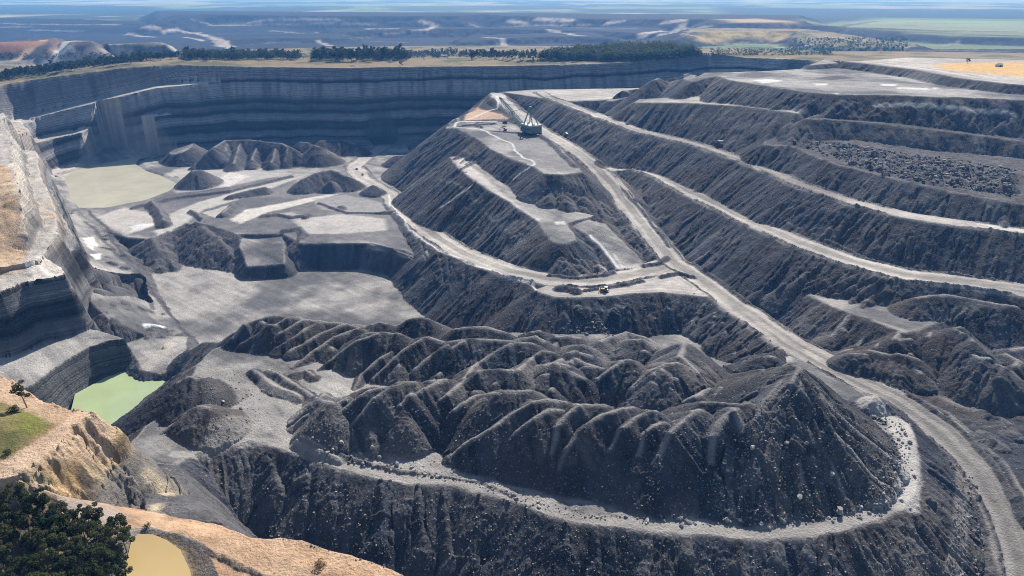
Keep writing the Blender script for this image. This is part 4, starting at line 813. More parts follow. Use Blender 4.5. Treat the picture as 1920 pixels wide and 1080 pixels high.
cd = bpy.data.cameras.new('camera'); cam = link(bpy.data.objects.new('camera', cd)); scene.camera = cam
cd.sensor_width = 36; cd.lens = 36 * FOC / 1920; cd.clip_end = 120000; cd.clip_start = 1
cam.location = (0, 0, 0); cam.rotation_euler = (math.pi / 2 - PITCH, 0, 0)
scene.view_settings.view_transform = 'Standard'; scene.view_settings.look = 'None'; scene.view_settings.gamma = 1
scene.view_settings.exposure = 0.75
scene.cycles.use_denoising = not os.environ.get('PIT_NODN'); scene.cycles.filter_width = 1.0
try: scene.cycles.denoiser = 'OPENIMAGEDENOISE'; scene.cycles.denoising_input_passes = 'RGB_ALBEDO_NORMAL'; scene.cycles.denoising_prefilter = 'NONE'
except Exception: pass
scene.cycles.max_bounces = 5; scene.cycles.diffuse_bounces = 3; scene.cycles.volume_bounces = 1
scene.cycles.use_adaptive_sampling = True; scene.cycles.adaptive_threshold = .008

HAZE_DENSITY = .85e-4
def haze():
    zt, zb, e = 45.0, float(min(NEAR.z.min(), FAR_.z.min())) - 1.0, 62000.0
    me = bpy.data.meshes.new('haze'); bm = bmesh.new()
    bmesh.ops.create_cube(bm, size=1); 
    for v in bm.verts: v.co = Vector((v.co.x * 2 * e, v.co.y * 2 * e, zt if v.co.z > 0 else zb))
    bm.to_mesh(me); bm.free()
    m = bpy.data.materials.new('pale_air'); m.use_nodes = True; nt = m.node_tree; nt.nodes.remove(nt.nodes['Principled BSDF'])
    v = nt.nodes.new('ShaderNodeVolumePrincipled'); v.inputs['Color'].default_value = (.12, .40, 1, 1); v.inputs['Absorption Color'].default_value = (.8, .8, .8, 1); v.inputs['Density'].default_value = HAZE_DENSITY; v.inputs['Anisotropy'].default_value = .1
    nt.links.new(v.outputs[0], nt.nodes['Material Output'].inputs['Volume'])
    me.materials.append(m)
    return tag(link(bpy.data.objects.new('haze', me)), 'thin blue haze that softens the distant mines and ranges', 'haze', kind='stuff')
if not os.environ.get('PIT_NOHAZE'): haze()
if 0: print('built', len(bpy.data.objects))
# ------------------------------------------------------------------ things
RNG = random.Random(5); NR = np.random.RandomState(5)

def empty(name, loc, rz=0.0, label=None, cat=None, group=None):
    o = link(bpy.data.objects.new(name, None)); o.location = loc; o.rotation_euler = (0, 0, rz); o.empty_display_size = 1
    return tag(o, label, cat, group)

def on_ground(u, v):
    x, y, z = drape(u, v)
    return (x, y, float(ground_z(x, y)))

class MB:
    def __init__(self): self.bm = bmesh.new()
    def _x(self, vs, M):
        for v in vs: v.co = M @ v.co
    def box(self, c, s, rot=None, taper=(1, 1), bev=.0):
        g = bmesh.ops.create_cube(self.bm, size=1)['verts']
        for v in g:
            t = taper if v.co.z > 0 else (1, 1)
            v.co = Vector((v.co.x * s[0] * t[0], v.co.y * s[1] * t[1], v.co.z * s[2]))
        if bev:
            es = list({e for v in g for e in v.link_edges}); r = bmesh.ops.bevel(self.bm, geom=es, offset=bev, segments=2, affect='EDGES', profile=.5); g = list({v for f in r['faces'] for v in f.verts} | {v for v in g if v.is_valid})
        M = Matrix.Translation(c) @ (rot.to_4x4() if rot else Matrix()); self._x(g, M); return self
    def cyl(self, a, b, r0, r1=None, n=8, caps=True):
        a, b = Vector(a), Vector(b); d = b - a; r1 = r0 if r1 is None else r1
        g = bmesh.ops.create_cone(self.bm, cap_ends=caps, segments=n, radius1=r0, radius2=r1, depth=d.length)['verts']
        self._x(g, Matrix.Translation((a + b) / 2) @ d.to_track_quat('Z', 'Y').to_matrix().to_4x4()); return self
    def poly(self, pts, y0, y1):
        """side outline in x,z extruded across y"""
        A = [self.bm.verts.new((p[0], y0, p[1])) for p in pts]; B = [self.bm.verts.new((p[0], y1, p[1])) for p in pts]
        n = len(pts); self.bm.faces.new(A); self.bm.faces.new(B[::-1])
        for i in range(n): self.bm.faces.new((A[i], B[i], B[(i + 1) % n], A[(i + 1) % n]))
        return self
    def build(self, name, mat, parent=None, smooth=False):
        bmesh.ops.recalc_face_normals(self.bm, faces=self.bm.faces)
        me = bpy.data.meshes.new(name); self.bm.to_mesh(me); self.bm.free(); me.materials.append(mat)
        if smooth:
            for p in me.polygons: p.use_smooth = True
        o = link(bpy.data.objects.new(name, me)); o.parent = parent; return o

def copy_tree(o, parent=None):
    c = o.copy(); bpy.context.scene.collection.objects.link(c); c.parent = parent
    for ch in list(o.children): copy_tree(ch, c)
    return c

# ---------------------------------------------------------------- trees
def foliage_mat(name, a, b):
    m, nt, bs = new_mat(name)
    oi = nt.nodes.new('ShaderNodeObjectInfo'); g = nt.nodes.new('ShaderNodeNewGeometry')
    n = nt.nodes.new('ShaderNodeTexNoise'); n.inputs['Scale'].default_value = .55; n.inputs['Detail'].default_value = 4; nt.links.new(g.outputs['Position'], n.inputs['Vector'])
    r = nt.nodes.new('ShaderNodeMix'); r.data_type = 'RGBA'; r.inputs[6].default_value = a + (1,); r.inputs[7].default_value = b + (1,)
    ad = nt.nodes.new('ShaderNodeMath'); ad.operation = 'MULTIPLY_ADD'; ad.inputs[1].default_value = 1.4; nt.links.new(n.outputs[0], ad.inputs[0])
    sb = nt.nodes.new('ShaderNodeMath'); sb.operation = 'MULTIPLY_ADD'; sb.inputs[1].default_value = .7; sb.inputs[2].default_value = -.55; nt.links.new(oi.outputs['Random'], sb.inputs[0]); nt.links.new(sb.outputs[0], ad.inputs[2])
    ad.use_clamp = True
    nt.links.new(ad.outputs[0], r.inputs[0]); nt.links.new(r.outputs[2], bs.inputs['Base Color']); bs.inputs['Roughness'].default_value = .8
    bs.inputs['Specular IOR Level'].default_value = .1
    tr = nt.nodes.new('ShaderNodeBsdfTranslucent'); nt.links.new(r.outputs[2], tr.inputs[0]); mx = nt.nodes.new('ShaderNodeMixShader'); mx.inputs[0].default_value = .38
    nt.links.new(bs.outputs[0], mx.inputs[1]); nt.links.new(tr.outputs[0], mx.inputs[2]); nt.links.new(mx.outputs[0], nt.nodes['Material Output'].inputs['Surface'])
    return m
BARK = plain_mat('gum_bark', (.20, .17, .14), .9)
LEAF = foliage_mat('gum_leaves', (.020, .036, .018), (.085, .095, .035))
LEAF_PALE = foliage_mat('pale_gum_leaves', (.06, .075, .03), (.12, .12, .05))
LEAF_FAR = foliage_mat('belt_leaves', (.036, .058, .030), (.085, .105, .05))

def leaf_arrays(blobs, n, size, seed):
    R = np.random.RandomState(seed)
    w = np.array([b[3] ** 2 for b in blobs]); w = w / w.sum()
    bi = R.choice(len(blobs), n, p=w)
    B = np.array([b[:4] for b in blobs])[bi]
    d = R.normal(size=(n, 3)); d /= np.linalg.norm(d, axis=1)[:, None]
    rad = B[:, 3] * (.45 + .6 * R.rand(n) ** .6)
    c = B[:, :3] + d * rad[:, None] * np.array([1, 1, .75])
    nn = d * .6 + R.normal(size=(n, 3)) * .6 + np.array([0, 0, .5]); nn /= np.linalg.norm(nn, axis=1)[:, None]
    t = np.cross(nn, R.normal(size=(n, 3))); t /= np.linalg.norm(t, axis=1)[:, None]; bt = np.cross(nn, t)
    s = size * (.6 + .8 * R.rand(n))[:, None]
    V = np.stack([c - t * s * .5, c + bt * s * .33, c + t * s * .5, c - bt * s * .33], 1).reshape(-1, 3)
    return V, np.arange(4 * n).reshape(n, 4)

def tree_proto(name, h, spread, nblob, nleaf, leaf, seed, mat, crown_lo=.4):
    R = random.Random(seed)
    root = empty(name, (0, 0, 0))
    tb = MB(); th = h * .55; lean = R.uniform(-.06, .06) * h
    tb.cyl((0, 0, -.4), (lean * .5, 0, th * .6), h * .024, h * .018, 7); tb.cyl((lean * .5, 0, th * .6), (lean, 0, th), h * .018, h * .011, 7)
    blobs = []
    for k in range(nblob):
        a = k * 2.4 + R.uniform(-.4, .4); q = (k + .5) / nblob; rr = spread * math.sqrt(R.uniform(.1, 1)) * (1 - .45 * q)
        z = h * (crown_lo + (1 - crown_lo) * q * .92); br = spread * R.uniform(.22, .40)
        c = (lean + rr * math.cos(a), rr * math.sin(a), z); blobs.append(c + (br,))
        if k % 2 == 0: tb.cyl((lean * .7, 0, th * (.55 + .4 * q)), (c[0], c[1], c[2] - br * .2), h * .009, h * .003, 5, False)
    tb.build('trunk', BARK, root)
    V, Q = leaf_arrays(blobs, nleaf, leaf, seed)
    o = mesh_from('crown', V, Q, mat, False); o.parent = root
    return root

def place(proto, first, loc, s, rz, label, cat, group=None):
    o = proto if first else copy_tree(proto)
    o.location = (loc[0], loc[1], loc[2] - .05); o.scale = (s, s, s * RNG.uniform(.92, 1.1)); o.rotation_euler = (0, 0, rz)
    tag(o, label, cat, group); return o

gp = [tree_proto('gum_tree', 9.5, 3.6, 13, 3600, .42, 21, LEAF), tree_proto('gum_tree', 10.5, 3.2, 12, 3400, .42, 22, LEAF), tree_proto('gum_tree', 8.5, 3.9, 14, 3800, .42, 23, LEAF)]
used = [0, 0, 0]
GROVE = [  # base in the survey view, scale, what tells it apart
 (42, 962, 1.0, 'dark gum tree at the top edge of the grove, nearest the tan track'), (82, 968, .95, 'dark gum tree at the grove edge just below the pale end of the cliff'),
 (112, 980, .8, 'gum tree at the grove edge below the middle of the tan cliff'), (150, 988, .75, 'small gum tree on the edge of the grove by the grey ledge'),
 (182, 1000, .95, 'tall loose-crowned gum tree standing out against the grey ledge'), (222, 1008, .85, 'gum tree at the grove corner nearest the muddy pond and cliff toe'),
 (238, 1035, .9, 'olive-tinged gum tree leaning over the bank of the muddy pond')]
GROVE_L = 'dark green gum tree packed into the middle of the foreground grove'
for u, v in ((12, 1000), (55, 1000), (95, 1010), (130, 1018), (165, 1028), (200, 1040), (28, 1035), (72, 1042), (112, 1050), (150, 1058), (188, 1070), (222, 1072), (10, 1072), (50, 1082), (92, 1086), (132, 1092), (172, 1100), (210, 1108), (30, 1118), (75, 1124), (118, 1130), (160, 1136), (200, 1142), (-15, 1040), (-15, 1100), (15, 1160), (75, 1170), (135, 1175), (190, 1180)):
    GROVE.append((u, v, RNG.uniform(.8, 1.08), GROVE_L))
for i, (u, v, s, lab) in enumerate(GROVE):
    j = i % 3; place(gp[j], used[j] == 0, on_ground(u, v), s, RNG.uniform(0, 6.3), lab, 'tree', 'gum trees in the foreground grove'); used[j] = 1
lone = tree_proto('gum_tree', 10.4, 2.7, 9, 1500, .42, 31, LEAF_PALE, .42)
place(lone, True, on_ground(51, 764), 1.0, .6, 'lone slender gum tree beside the tan track on the grassy plateau', 'tree')
def shrub(loc, r, n, seed, mat, label, name='shrub', group=None):
    R = random.Random(seed); root = empty(name, loc, 0, label, 'shrub', group)
    t = MB()
    bl = []
    for k in range(6):
        a = k * 1.05 + R.random(); q = r * R.uniform(.2, .75); bl.append((q * math.cos(a), q * math.sin(a), r * R.uniform(.35, .8), r * .45)); t.cyl((0, 0, -.1), (bl[-1][0], bl[-1][1], bl[-1][2]), r * .05, r * .02, 5, False)
    t.build('stem', BARK, root); V, Q = leaf_arrays(bl, n, .3, seed); o = mesh_from('foliage', V, Q, mat, False); o.parent = root
    return root
shrub(on_ground(28, 772), 2.0, 700, 41, LEAF, 'dark rounded bush on the grass left of the lone gum tree')
shrub(on_ground(276, 990), 1.6, 260, 42, LEAF_PALE, 'sparse twiggy shrub on the orange track above the muddy pond')
shrub(on_ground(600, 1062), 1.7, 420, 43, foliage_mat('dry_leaves', (.14, .10, .05), (.24, .17, .09)), 'dry brown shrub beside the orange track at the pit edge')
for i, (u, v, lab) in enumerate(((243, 1075, 'olive shrub on the bare bank between grove and muddy pond'), (15, 850, 'low grey-green shrub at the lower end of the plateau grass'), (340, 1075, 'small dark tuft standing in the shallow end of the muddy pond'))):
    shrub(on_ground(u, v), (1.5, 1.3, .9)[i], (400, 300, 160)[i], 50 + i, (LEAF_PALE, LEAF, LEAF)[i], lab)
# the belt along the back rim: every tree near enough to make out
fp = [tree_proto('belt_tree', 13, 4.6, 9, 260, 2.0, 61, LEAF_FAR, .3), tree_proto('belt_tree', 15, 3.9, 9, 250, 2.0, 62, LEAF_FAR, .28), tree_proto('belt_tree', 11, 4.8, 8, 250, 2.0, 63, LEAF_FAR, .3)]
fused = [0, 0, 0]; fcount = 0
def along(px, n, jit_v, s0, s1, label, group):
    global fcount
    L = [0]
    for a, b in zip(px, px[1:]): L.append(L[-1] + math.hypot(b[0] - a[0], b[1] - a[1]))
    for k in range(n):
        q = (k + RNG.random()) / n * L[-1]; i = max(j for j in range(len(L) - 1) if L[j] <= q); t = (q - L[i]) / (L[i + 1] - L[i])
        u = px[i][0] + (px[i + 1][0] - px[i][0]) * t; v = px[i][1] + (px[i + 1][1] - px[i][1]) * t - RNG.uniform(0, jit_v)
        j = fcount % 3; fcount += 1
        place(fp[j], fused[j] == 0, on_ground(u, v), RNG.uniform(s0, s1), RNG.uniform(0, 6.3), label, 'tree', group); fused[j] = 1
along([(-20, 158), (0, 154), (60, 145), (120, 136), (200, 125), (260, 118), (335, 110)], 92, 7, .8, 1.25, 'dark tree in the thin belt above the left end of the highwall', 'trees of the belt on the back rim, left stretch')
along([(345, 116), (400, 114), (470, 113), (560, 113)], 62, 9, 1.0, 1.5, 'dark tree in the belt on the rim left of the orange bare saddle', 'trees of the belt on the back rim, second stretch')
along([(588, 116), (640, 116), (700, 116), (765, 115)], 66, 10, 1.3, 1.9, 'tall dark tree in the dense clump right of the orange bare saddle', 'trees of the dense clump on the rim')
along([(770, 107), (830, 105), (900, 106), (960, 108)], 40, 5, .8, 1.25, 'small dark tree in the open row beside the white shed', 'trees near the shed')
along([(880, 112), (960, 114), (1060, 117), (1150, 114)], 38, 6, 1.0, 1.4, 'dark tree along the front edge of the wooded hill', 'trees at the front of the wooded hill')
o = copy_tree(fp[0]); o.location = on_ground(1814, 119); o.scale = (.6, .6, .55); tag(o, 'single round dark tree behind the orange field', 'tree')
if 'group' in o: del o['group']
o = copy_tree(fp[2]); o.location = on_ground(752, 124); o.scale = (.7, .7, .8); tag(o, 'single small tree at the very lip of the highwall below the tree clump', 'tree')
if 'group' in o: del o['group']
# the wood on the hill reads as one mass
def wood():
    VV, QQ, nv = [], [], 0
    hill = [(1000, 112), (1040, 103), (1100, 96), (1180, 91), (1250, 91), (1300, 98), (1318, 108), (1240, 112), (1150, 116)]
    cnt = 0
    while cnt < 950:
        u = RNG.uniform(995, 1318); v = RNG.uniform(90, 117)
        if not inside(np.array([u]), np.array([v]), hill)[0]: continue
        x, y, z = on_ground(u, v); cnt += 1; h = RNG.uniform(11, 19); s = h * .34
        bl = [(0, 0, h * .35, s), (s * .5, 0, h * .55, s * .8), (-s * .4, s * .4, h * .7, s * .7), (0, -s * .3, h * .85, s * .55)]
        V, Q = leaf_arrays(bl, 60, 2.4, cnt); V[:, 0] += x; V[:, 1] += y; V[:, 2] += z
        VV.append(V); QQ.append(Q + nv); nv += len(V)
    o = mesh_from('woodland', np.concatenate(VV), np.concatenate(QQ), LEAF_FAR, False)
    tag(o, 'dense dark wood covering the low hill beyond the highwall', 'woodland', kind='stuff')
wood()
def back_wood():
    VV, QQ, nv = [], [], 0
    for k in range(1250):
        c = RNG.random()
        if c < .30: u = RNG.uniform(345, 565); v = RNG.uniform(104, 112)
        elif c < .66: u = RNG.uniform(585, 765); v = RNG.uniform(103, 113)
        elif c < .86: u = RNG.uniform(-20, 340); v = 152 - 42 * min(1, max(0, u) / 330) ** .85 - RNG.uniform(3, 8)
        else: u = RNG.uniform(765, 1000); v = RNG.uniform(100, 108)
        x, y, z = on_ground(u, v); h = RNG.uniform(9, 17) * (.7 if c >= .66 else 1.15); s = h * .32
        bl = [(0, 0, h * .3, s), (s * .5, 0, h * .55, s * .8), (-s * .4, s * .4, h * .7, s * .7), (0, -s * .3, h * .85, s * .5)]
        V, Q = leaf_arrays(bl, 56, 2.2, 5000 + k); V[:, 0] += x; V[:, 1] += y; V[:, 2] += z
        VV.append(V); QQ.append(Q + nv); nv += len(V)
    tag(mesh_from('woodland', np.concatenate(VV), np.concatenate(QQ), LEAF_FAR, False), 'dense understorey and trees behind the front row on the rim', 'woodland', kind='stuff')
back_wood()
def scrub():
    VV, QQ, nv = [], [], 0
    for k in range(1300):
        u, v = RNG.choice(((RNG.uniform(1330, 1560), RNG.uniform(92, 104)), (RNG.uniform(1480, 1700), RNG.uniform(72, 96)), (RNG.uniform(0, 960), RNG.uniform(100, 112))))
        x, y, z = drape(u, v); q = math.hypot(x, y) / 1200; h = RNG.uniform(2, 5) * q ** .6
        V, Q = leaf_arrays([(0, 0, h * .5, h * .6), (h * .5, h * .2, h * .4, h * .5)], 22, 1.1 * q, k); V[:, 0] += x; V[:, 1] += y; V[:, 2] += z
        VV.append(V); QQ.append(Q + nv); nv += len(V)
    tag(mesh_from('far_scrub', np.concatenate(VV), np.concatenate(QQ), LEAF_FAR, False), 'scattered scrub over the far paddocks and dumps', 'scrub', kind='stuff')
scrub()

# ---------------------------------------------------------------- rocks
ROCK = [plain_mat('grey_rock', (.23, .225, .22), .95, .2, .8), plain_mat('pale_rock', (.36, .34, .31), .95, .15, .8), plain_mat('dark_rock', (.13, .128, .13), .95, .2, .8)]
def rock_mesh(seed, mat, sub=2, sq=(1, .85, .7)):
    bm = bmesh.new(); bmesh.ops.create_icosphere(bm, subdivisions=sub, radius=1)
    R = np.random.RandomState(seed)
    planes = [(Vector(R.normal(size=3)).normalized(), R.uniform(.55, .85)) for _ in range(9)]
    for v in bm.verts:
        for n, dd in planes:
            e = v.co.dot(n) - dd
            if e > 0: v.co -= n * e
        v.co = Vector((v.co.x * sq[0], v.co.y * sq[1], v.co.z * sq[2])) * (1 + .06 * R.normal())
    me = bpy.data.meshes.new('boulder'); bm.to_mesh(me); bm.free(); me.materials.append(mat); return me
RM = [rock_mesh(100 + k, ROCK[(0, 1, 0, 1, 2, 0)[k]], 2, ((1, .85, .7), (1, .7, .6), (1, .9, .85), (1.2, .8, .55), (1, .8, .7), (1.1, .7, .8))[k]) for k in range(6)]
def boulder(u, v, r, mesh, label, group=None, lift=.35, rot=None, cat='boulder'):
    x, y, z = on_ground(u, v)
    o = link(bpy.data.objects.new('boulder', mesh)); o.location = (x, y, z + r * lift); o.scale = (r, r, r)
    o.rotation_euler = rot or (RNG.uniform(-.5, .5), RNG.uniform(-.5, .5), RNG.uniform(0, 6.3)); return tag(o, label, cat, group)
boulder(1559, 890, 1.5, rock_mesh(200, ROCK[1], 2, (1, 1, .95)), 'round pale boulder alone on the dark front face of the cone heap')
boulder(1499, 934, 2.3, rock_mesh(201, ROCK[0], 2, (1.15, .55, .4)), 'long flat slab lying low on the dark face of the cone heap', rot=(.5, .1, .9))
sb = boulder(1573, 964, 1.7, rock_mesh(202, ROCK[0], 2, (1, .9, .8)), 'big pale boulder at the bench edge with another balanced on it', lift=.55, rot=(.1, 0, .3))
o = link(bpy.data.objects.new('boulder', rock_mesh(203, ROCK[0], 2, (1.2, .9, .6)))); o.location = (sb.location.x, sb.location.y, sb.location.z + 1.9); o.scale = (1.6, 1.6, 1.6); o.rotation_euler = (.15, .1, 1.2)
tag(o, 'boulder balanced on top of another at the bench edge', 'boulder')
boulder(698, 840, 1.5, rock_mesh(204, ROCK[1], 2, (.8, .8, 1)), 'pale blocky boulder on the dark lower face of the left front heap')
boulder(744, 873, 1.9, rock_mesh(205, ROCK[0], 2), 'large grey boulder at the heap toe where the bench track bends'); boulder(712, 860, 1.6, rock_mesh(206, ROCK[0], 2), 'bluish grey boulder at the heap toe left of the large grey one')
boulder(641, 831, 1.3, rock_mesh(207, ROCK[1], 2), 'pale boulder at the left end of the front heap above the track'); boulder(1411, 841, 1.6, rock_mesh(208, ROCK[1], 2), 'pale boulder in the gully left of the cone heap')
boulder(1475, 832, 1.3, rock_mesh(209, ROCK[0], 2), 'grey boulder high on the left of the cone face'); boulder(1513, 832, 1.2, rock_mesh(210, ROCK[0], 2), 'grey boulder high on the right of the cone face')
boulder(452, 768, 1.2, rock_mesh(211, ROCK[2], 2), 'dark boulder alone on the pale flat beside the small mounds'); boulder(418, 754, 1.0, rock_mesh(212, ROCK[1], 2), 'pale boulder on the flat below the left mound')
TOE = [(590, 822), (650, 859), (700, 872), (760, 883), (860, 897), (960, 934), (1060, 964), (1200, 974), (1300, 979), (1400, 977), (1520, 978), (1600, 966)]
FOOT = [(1600, 966), (1650, 940), (1680, 890), (1686, 830), (1672, 795), (1650, 770)]
def rocks_along(px, n, jit, r0, r1, label, group):
    L = [0]
    for a, b in zip(px, px[1:]): L.append(L[-1] + math.hypot(b[0] - a[0], b[1] - a[1]))
    for k in range(n):
        q = RNG.random() * L[-1]; i = max(j for j in range(len(L) - 1) if L[j] <= q); t = (q - L[i]) / (L[i + 1] - L[i])
        u = px[i][0] + (px[i + 1][0] - px[i][0]) * t + RNG.gauss(0, jit); v = px[i][1] + (px[i + 1][1] - px[i][1]) * t + RNG.gauss(0, jit * .55)
        boulder(u, v, r0 + (r1 - r0) * RNG.random() ** 2.5, RNG.choice(RM), label, group)
rocks_along(TOE, 165, 9, .4, 1.25, 'loose boulder lying along the foot of the long front spoil heap', 'boulders along the bench track')
rocks_along(FOOT, 95, 11, .4, 1.3, 'loose boulder strewn at the right-hand foot of the tall cone heap', 'boulders at the foot of the cone heap')
rocks_along([(435, 720), (470, 745), (480, 775), (465, 800)], 26, 12, .3, .8, 'small boulder scattered on the pale flat by the left mounds', 'boulders on the flat by the mounds')
def rubble(name, spots, label):
    bm = bmesh.new(); bmesh.ops.create_icosphere(bm, subdivisions=1, radius=1); bm.verts.ensure_lookup_table()
    V0 = np.array([v.co[:] for v in bm.verts]); F0 = np.array([[v.index for v in f.verts] for f in bm.faces]); bm.free()
    VV, QQ = [], []; nv = 0
    for (u, v, r) in spots:
        x, y, z = on_ground(u, v)
        V = V0 * (1 + .28 * NR.normal(size=(len(V0), 1))) * (r * NR.uniform(.6, 1.2, 3)); a = NR.rand() * 6.3
        V = np.stack([V[:, 0] * math.cos(a) - V[:, 1] * math.sin(a) + x, V[:, 0] * math.sin(a) + V[:, 1] * math.cos(a) + y, V[:, 2] * .8 + z + r * .2], 1)
        VV.append(V); QQ.append(F0 + nv); nv += len(V)
    m, nt, bs = new_mat(name + '_stone'); g = nt.nodes.new('ShaderNodeNewGeometry'); n = nt.nodes.new('ShaderNodeMix'); n.data_type = 'RGBA'
    n.inputs[6].default_value = (.07, .07, .075, 1); n.inputs[7].default_value = (.30, .285, .27, 1); nt.links.new(g.outputs['Random Per Island'], n.inputs[0]); nt.links.new(n.outputs[2], bs.inputs['Base Color'])
    tag(mesh_from(name, np.concatenate(VV), np.concatenate(QQ), m, False), label, 'rubble', kind='stuff')
def inpoly(poly, n, r0, r1, p=3):
    out = []; us = [q[0] for q in poly]; vs = [q[1] for q in poly]
    while len(out) < n:
        u = RNG.uniform(min(us), max(us)); v = RNG.uniform(min(vs), max(vs))
        if inside(np.array([u]), np.array([v]), poly)[0]: out.append((u, v, r0 + (r1 - r0) * RNG.random() ** p))
    return out
FACE = [(560, 800), (720, 740), (850, 760), (1000, 790), (1200, 800), (1400, 780), (1490, 690), (1600, 770), (1690, 830), (1700, 930), (1600, 975), (1400, 985), (1200, 982), (1060, 970), (960, 938), (860, 902), (700, 875), (620, 845)]
rubble('heap_rubble', inpoly(FACE, 5200, .13, .5) + inpoly([(1430, 740), (1560, 760), (1690, 850), (1680, 940), (1560, 975), (1380, 980), (1390, 850)], 1600, .16, .6) + inpoly([(1620, 760), (1700, 800), (1712, 900), (1650, 965), (1580, 985), (1640, 900), (1670, 840)], 350, .25, .8), 'loose grey stones shed down the faces of the front heaps')
rubble('tier_rubble', inpoly([(1480, 264), (1560, 267), (1700, 285), (1906, 318), (1906, 372), (1760, 345), (1640, 322), (1540, 290)], 900, .5, 2.0, 2), 'tumbled dark blocks covering the middle tier of the right dump')
rubble('track_rubble', inpoly([(380, 700), (440, 690), (500, 760), (480, 810), (330, 850), (400, 800)], 220, .15, .5) + inpoly([(1780, 860), (1830, 900), (1850, 1080), (1770, 1080), (1790, 960)], 420, .2, .8) + inpoly([(400, 880), (640, 905), (900, 950), (1280, 1025), (1640, 1015), (1720, 960), (1780, 1080), (760, 1080), (450, 990)], 2600, .14, .5, 3), 'scattered stones over the slopes and verges of the front dump')
rubble('hole_rubble', inpoly([(1085, 606), (1130, 603), (1150, 630), (1060, 625)], 160, .4, 1.3) + inpoly([(980, 560), (1310, 556), (1300, 620), (1020, 620)], 220, .25, .8), 'stones on the dark wall below the road junction')

# ---------------------------------------------------------------- machines
M_STEEL = plain_mat('green_grey_steel', (.13, .165, .145), .5); M_ROOF = plain_mat('pale_sheet_roof', (.40, .43, .41), .5); M_DARK = plain_mat('dark_steel', (.04, .042, .045), .6)
M_YEL = plain_mat('yellow_paint', (.40, .26, .07), .45); M_WHITE = plain_mat('white_paint', (.72, .72, .70), .4); M_TYRE = plain_mat('tyre_rubber', (.02, .02, .021), .8); M_GLASS = plain_mat('dark_glass', (.03, .04, .05), .1)
M_RED = plain_mat('red_paint', (.42, .05, .03), .45); M_LATT = plain_mat('boom_steel', (.16, .24, .20), .55)

def lattice(mb, a, b, w0, w1, n, r):
    a, b = Vector(a), Vector(b); d = (b - a).normalized(); s = d.cross(Vector((0, 0, 1))).normalized(); u = s.cross(d)
    P = []
    for k in range(n + 1):
        t = k / n; c = a + (b - a) * t; w = w0 + (w1 - w0) * t; P.append([c + s * w * i + u * w * .8 * j for i, j in ((1, 1), (-1, 1), (-1, -1), (1, -1))])
    for k in range(n):
        for i in range(4):
            mb.cyl(P[k][i], P[k + 1][i], r, r, 5, False); mb.cyl(P[k][i], P[k + 1][(i + 1) % 4], r * .6, r * .6, 4, False); mb.cyl(P[k + 1][i], P[k + 1][(i + 1) % 4], r * .6, r * .6, 4, False)

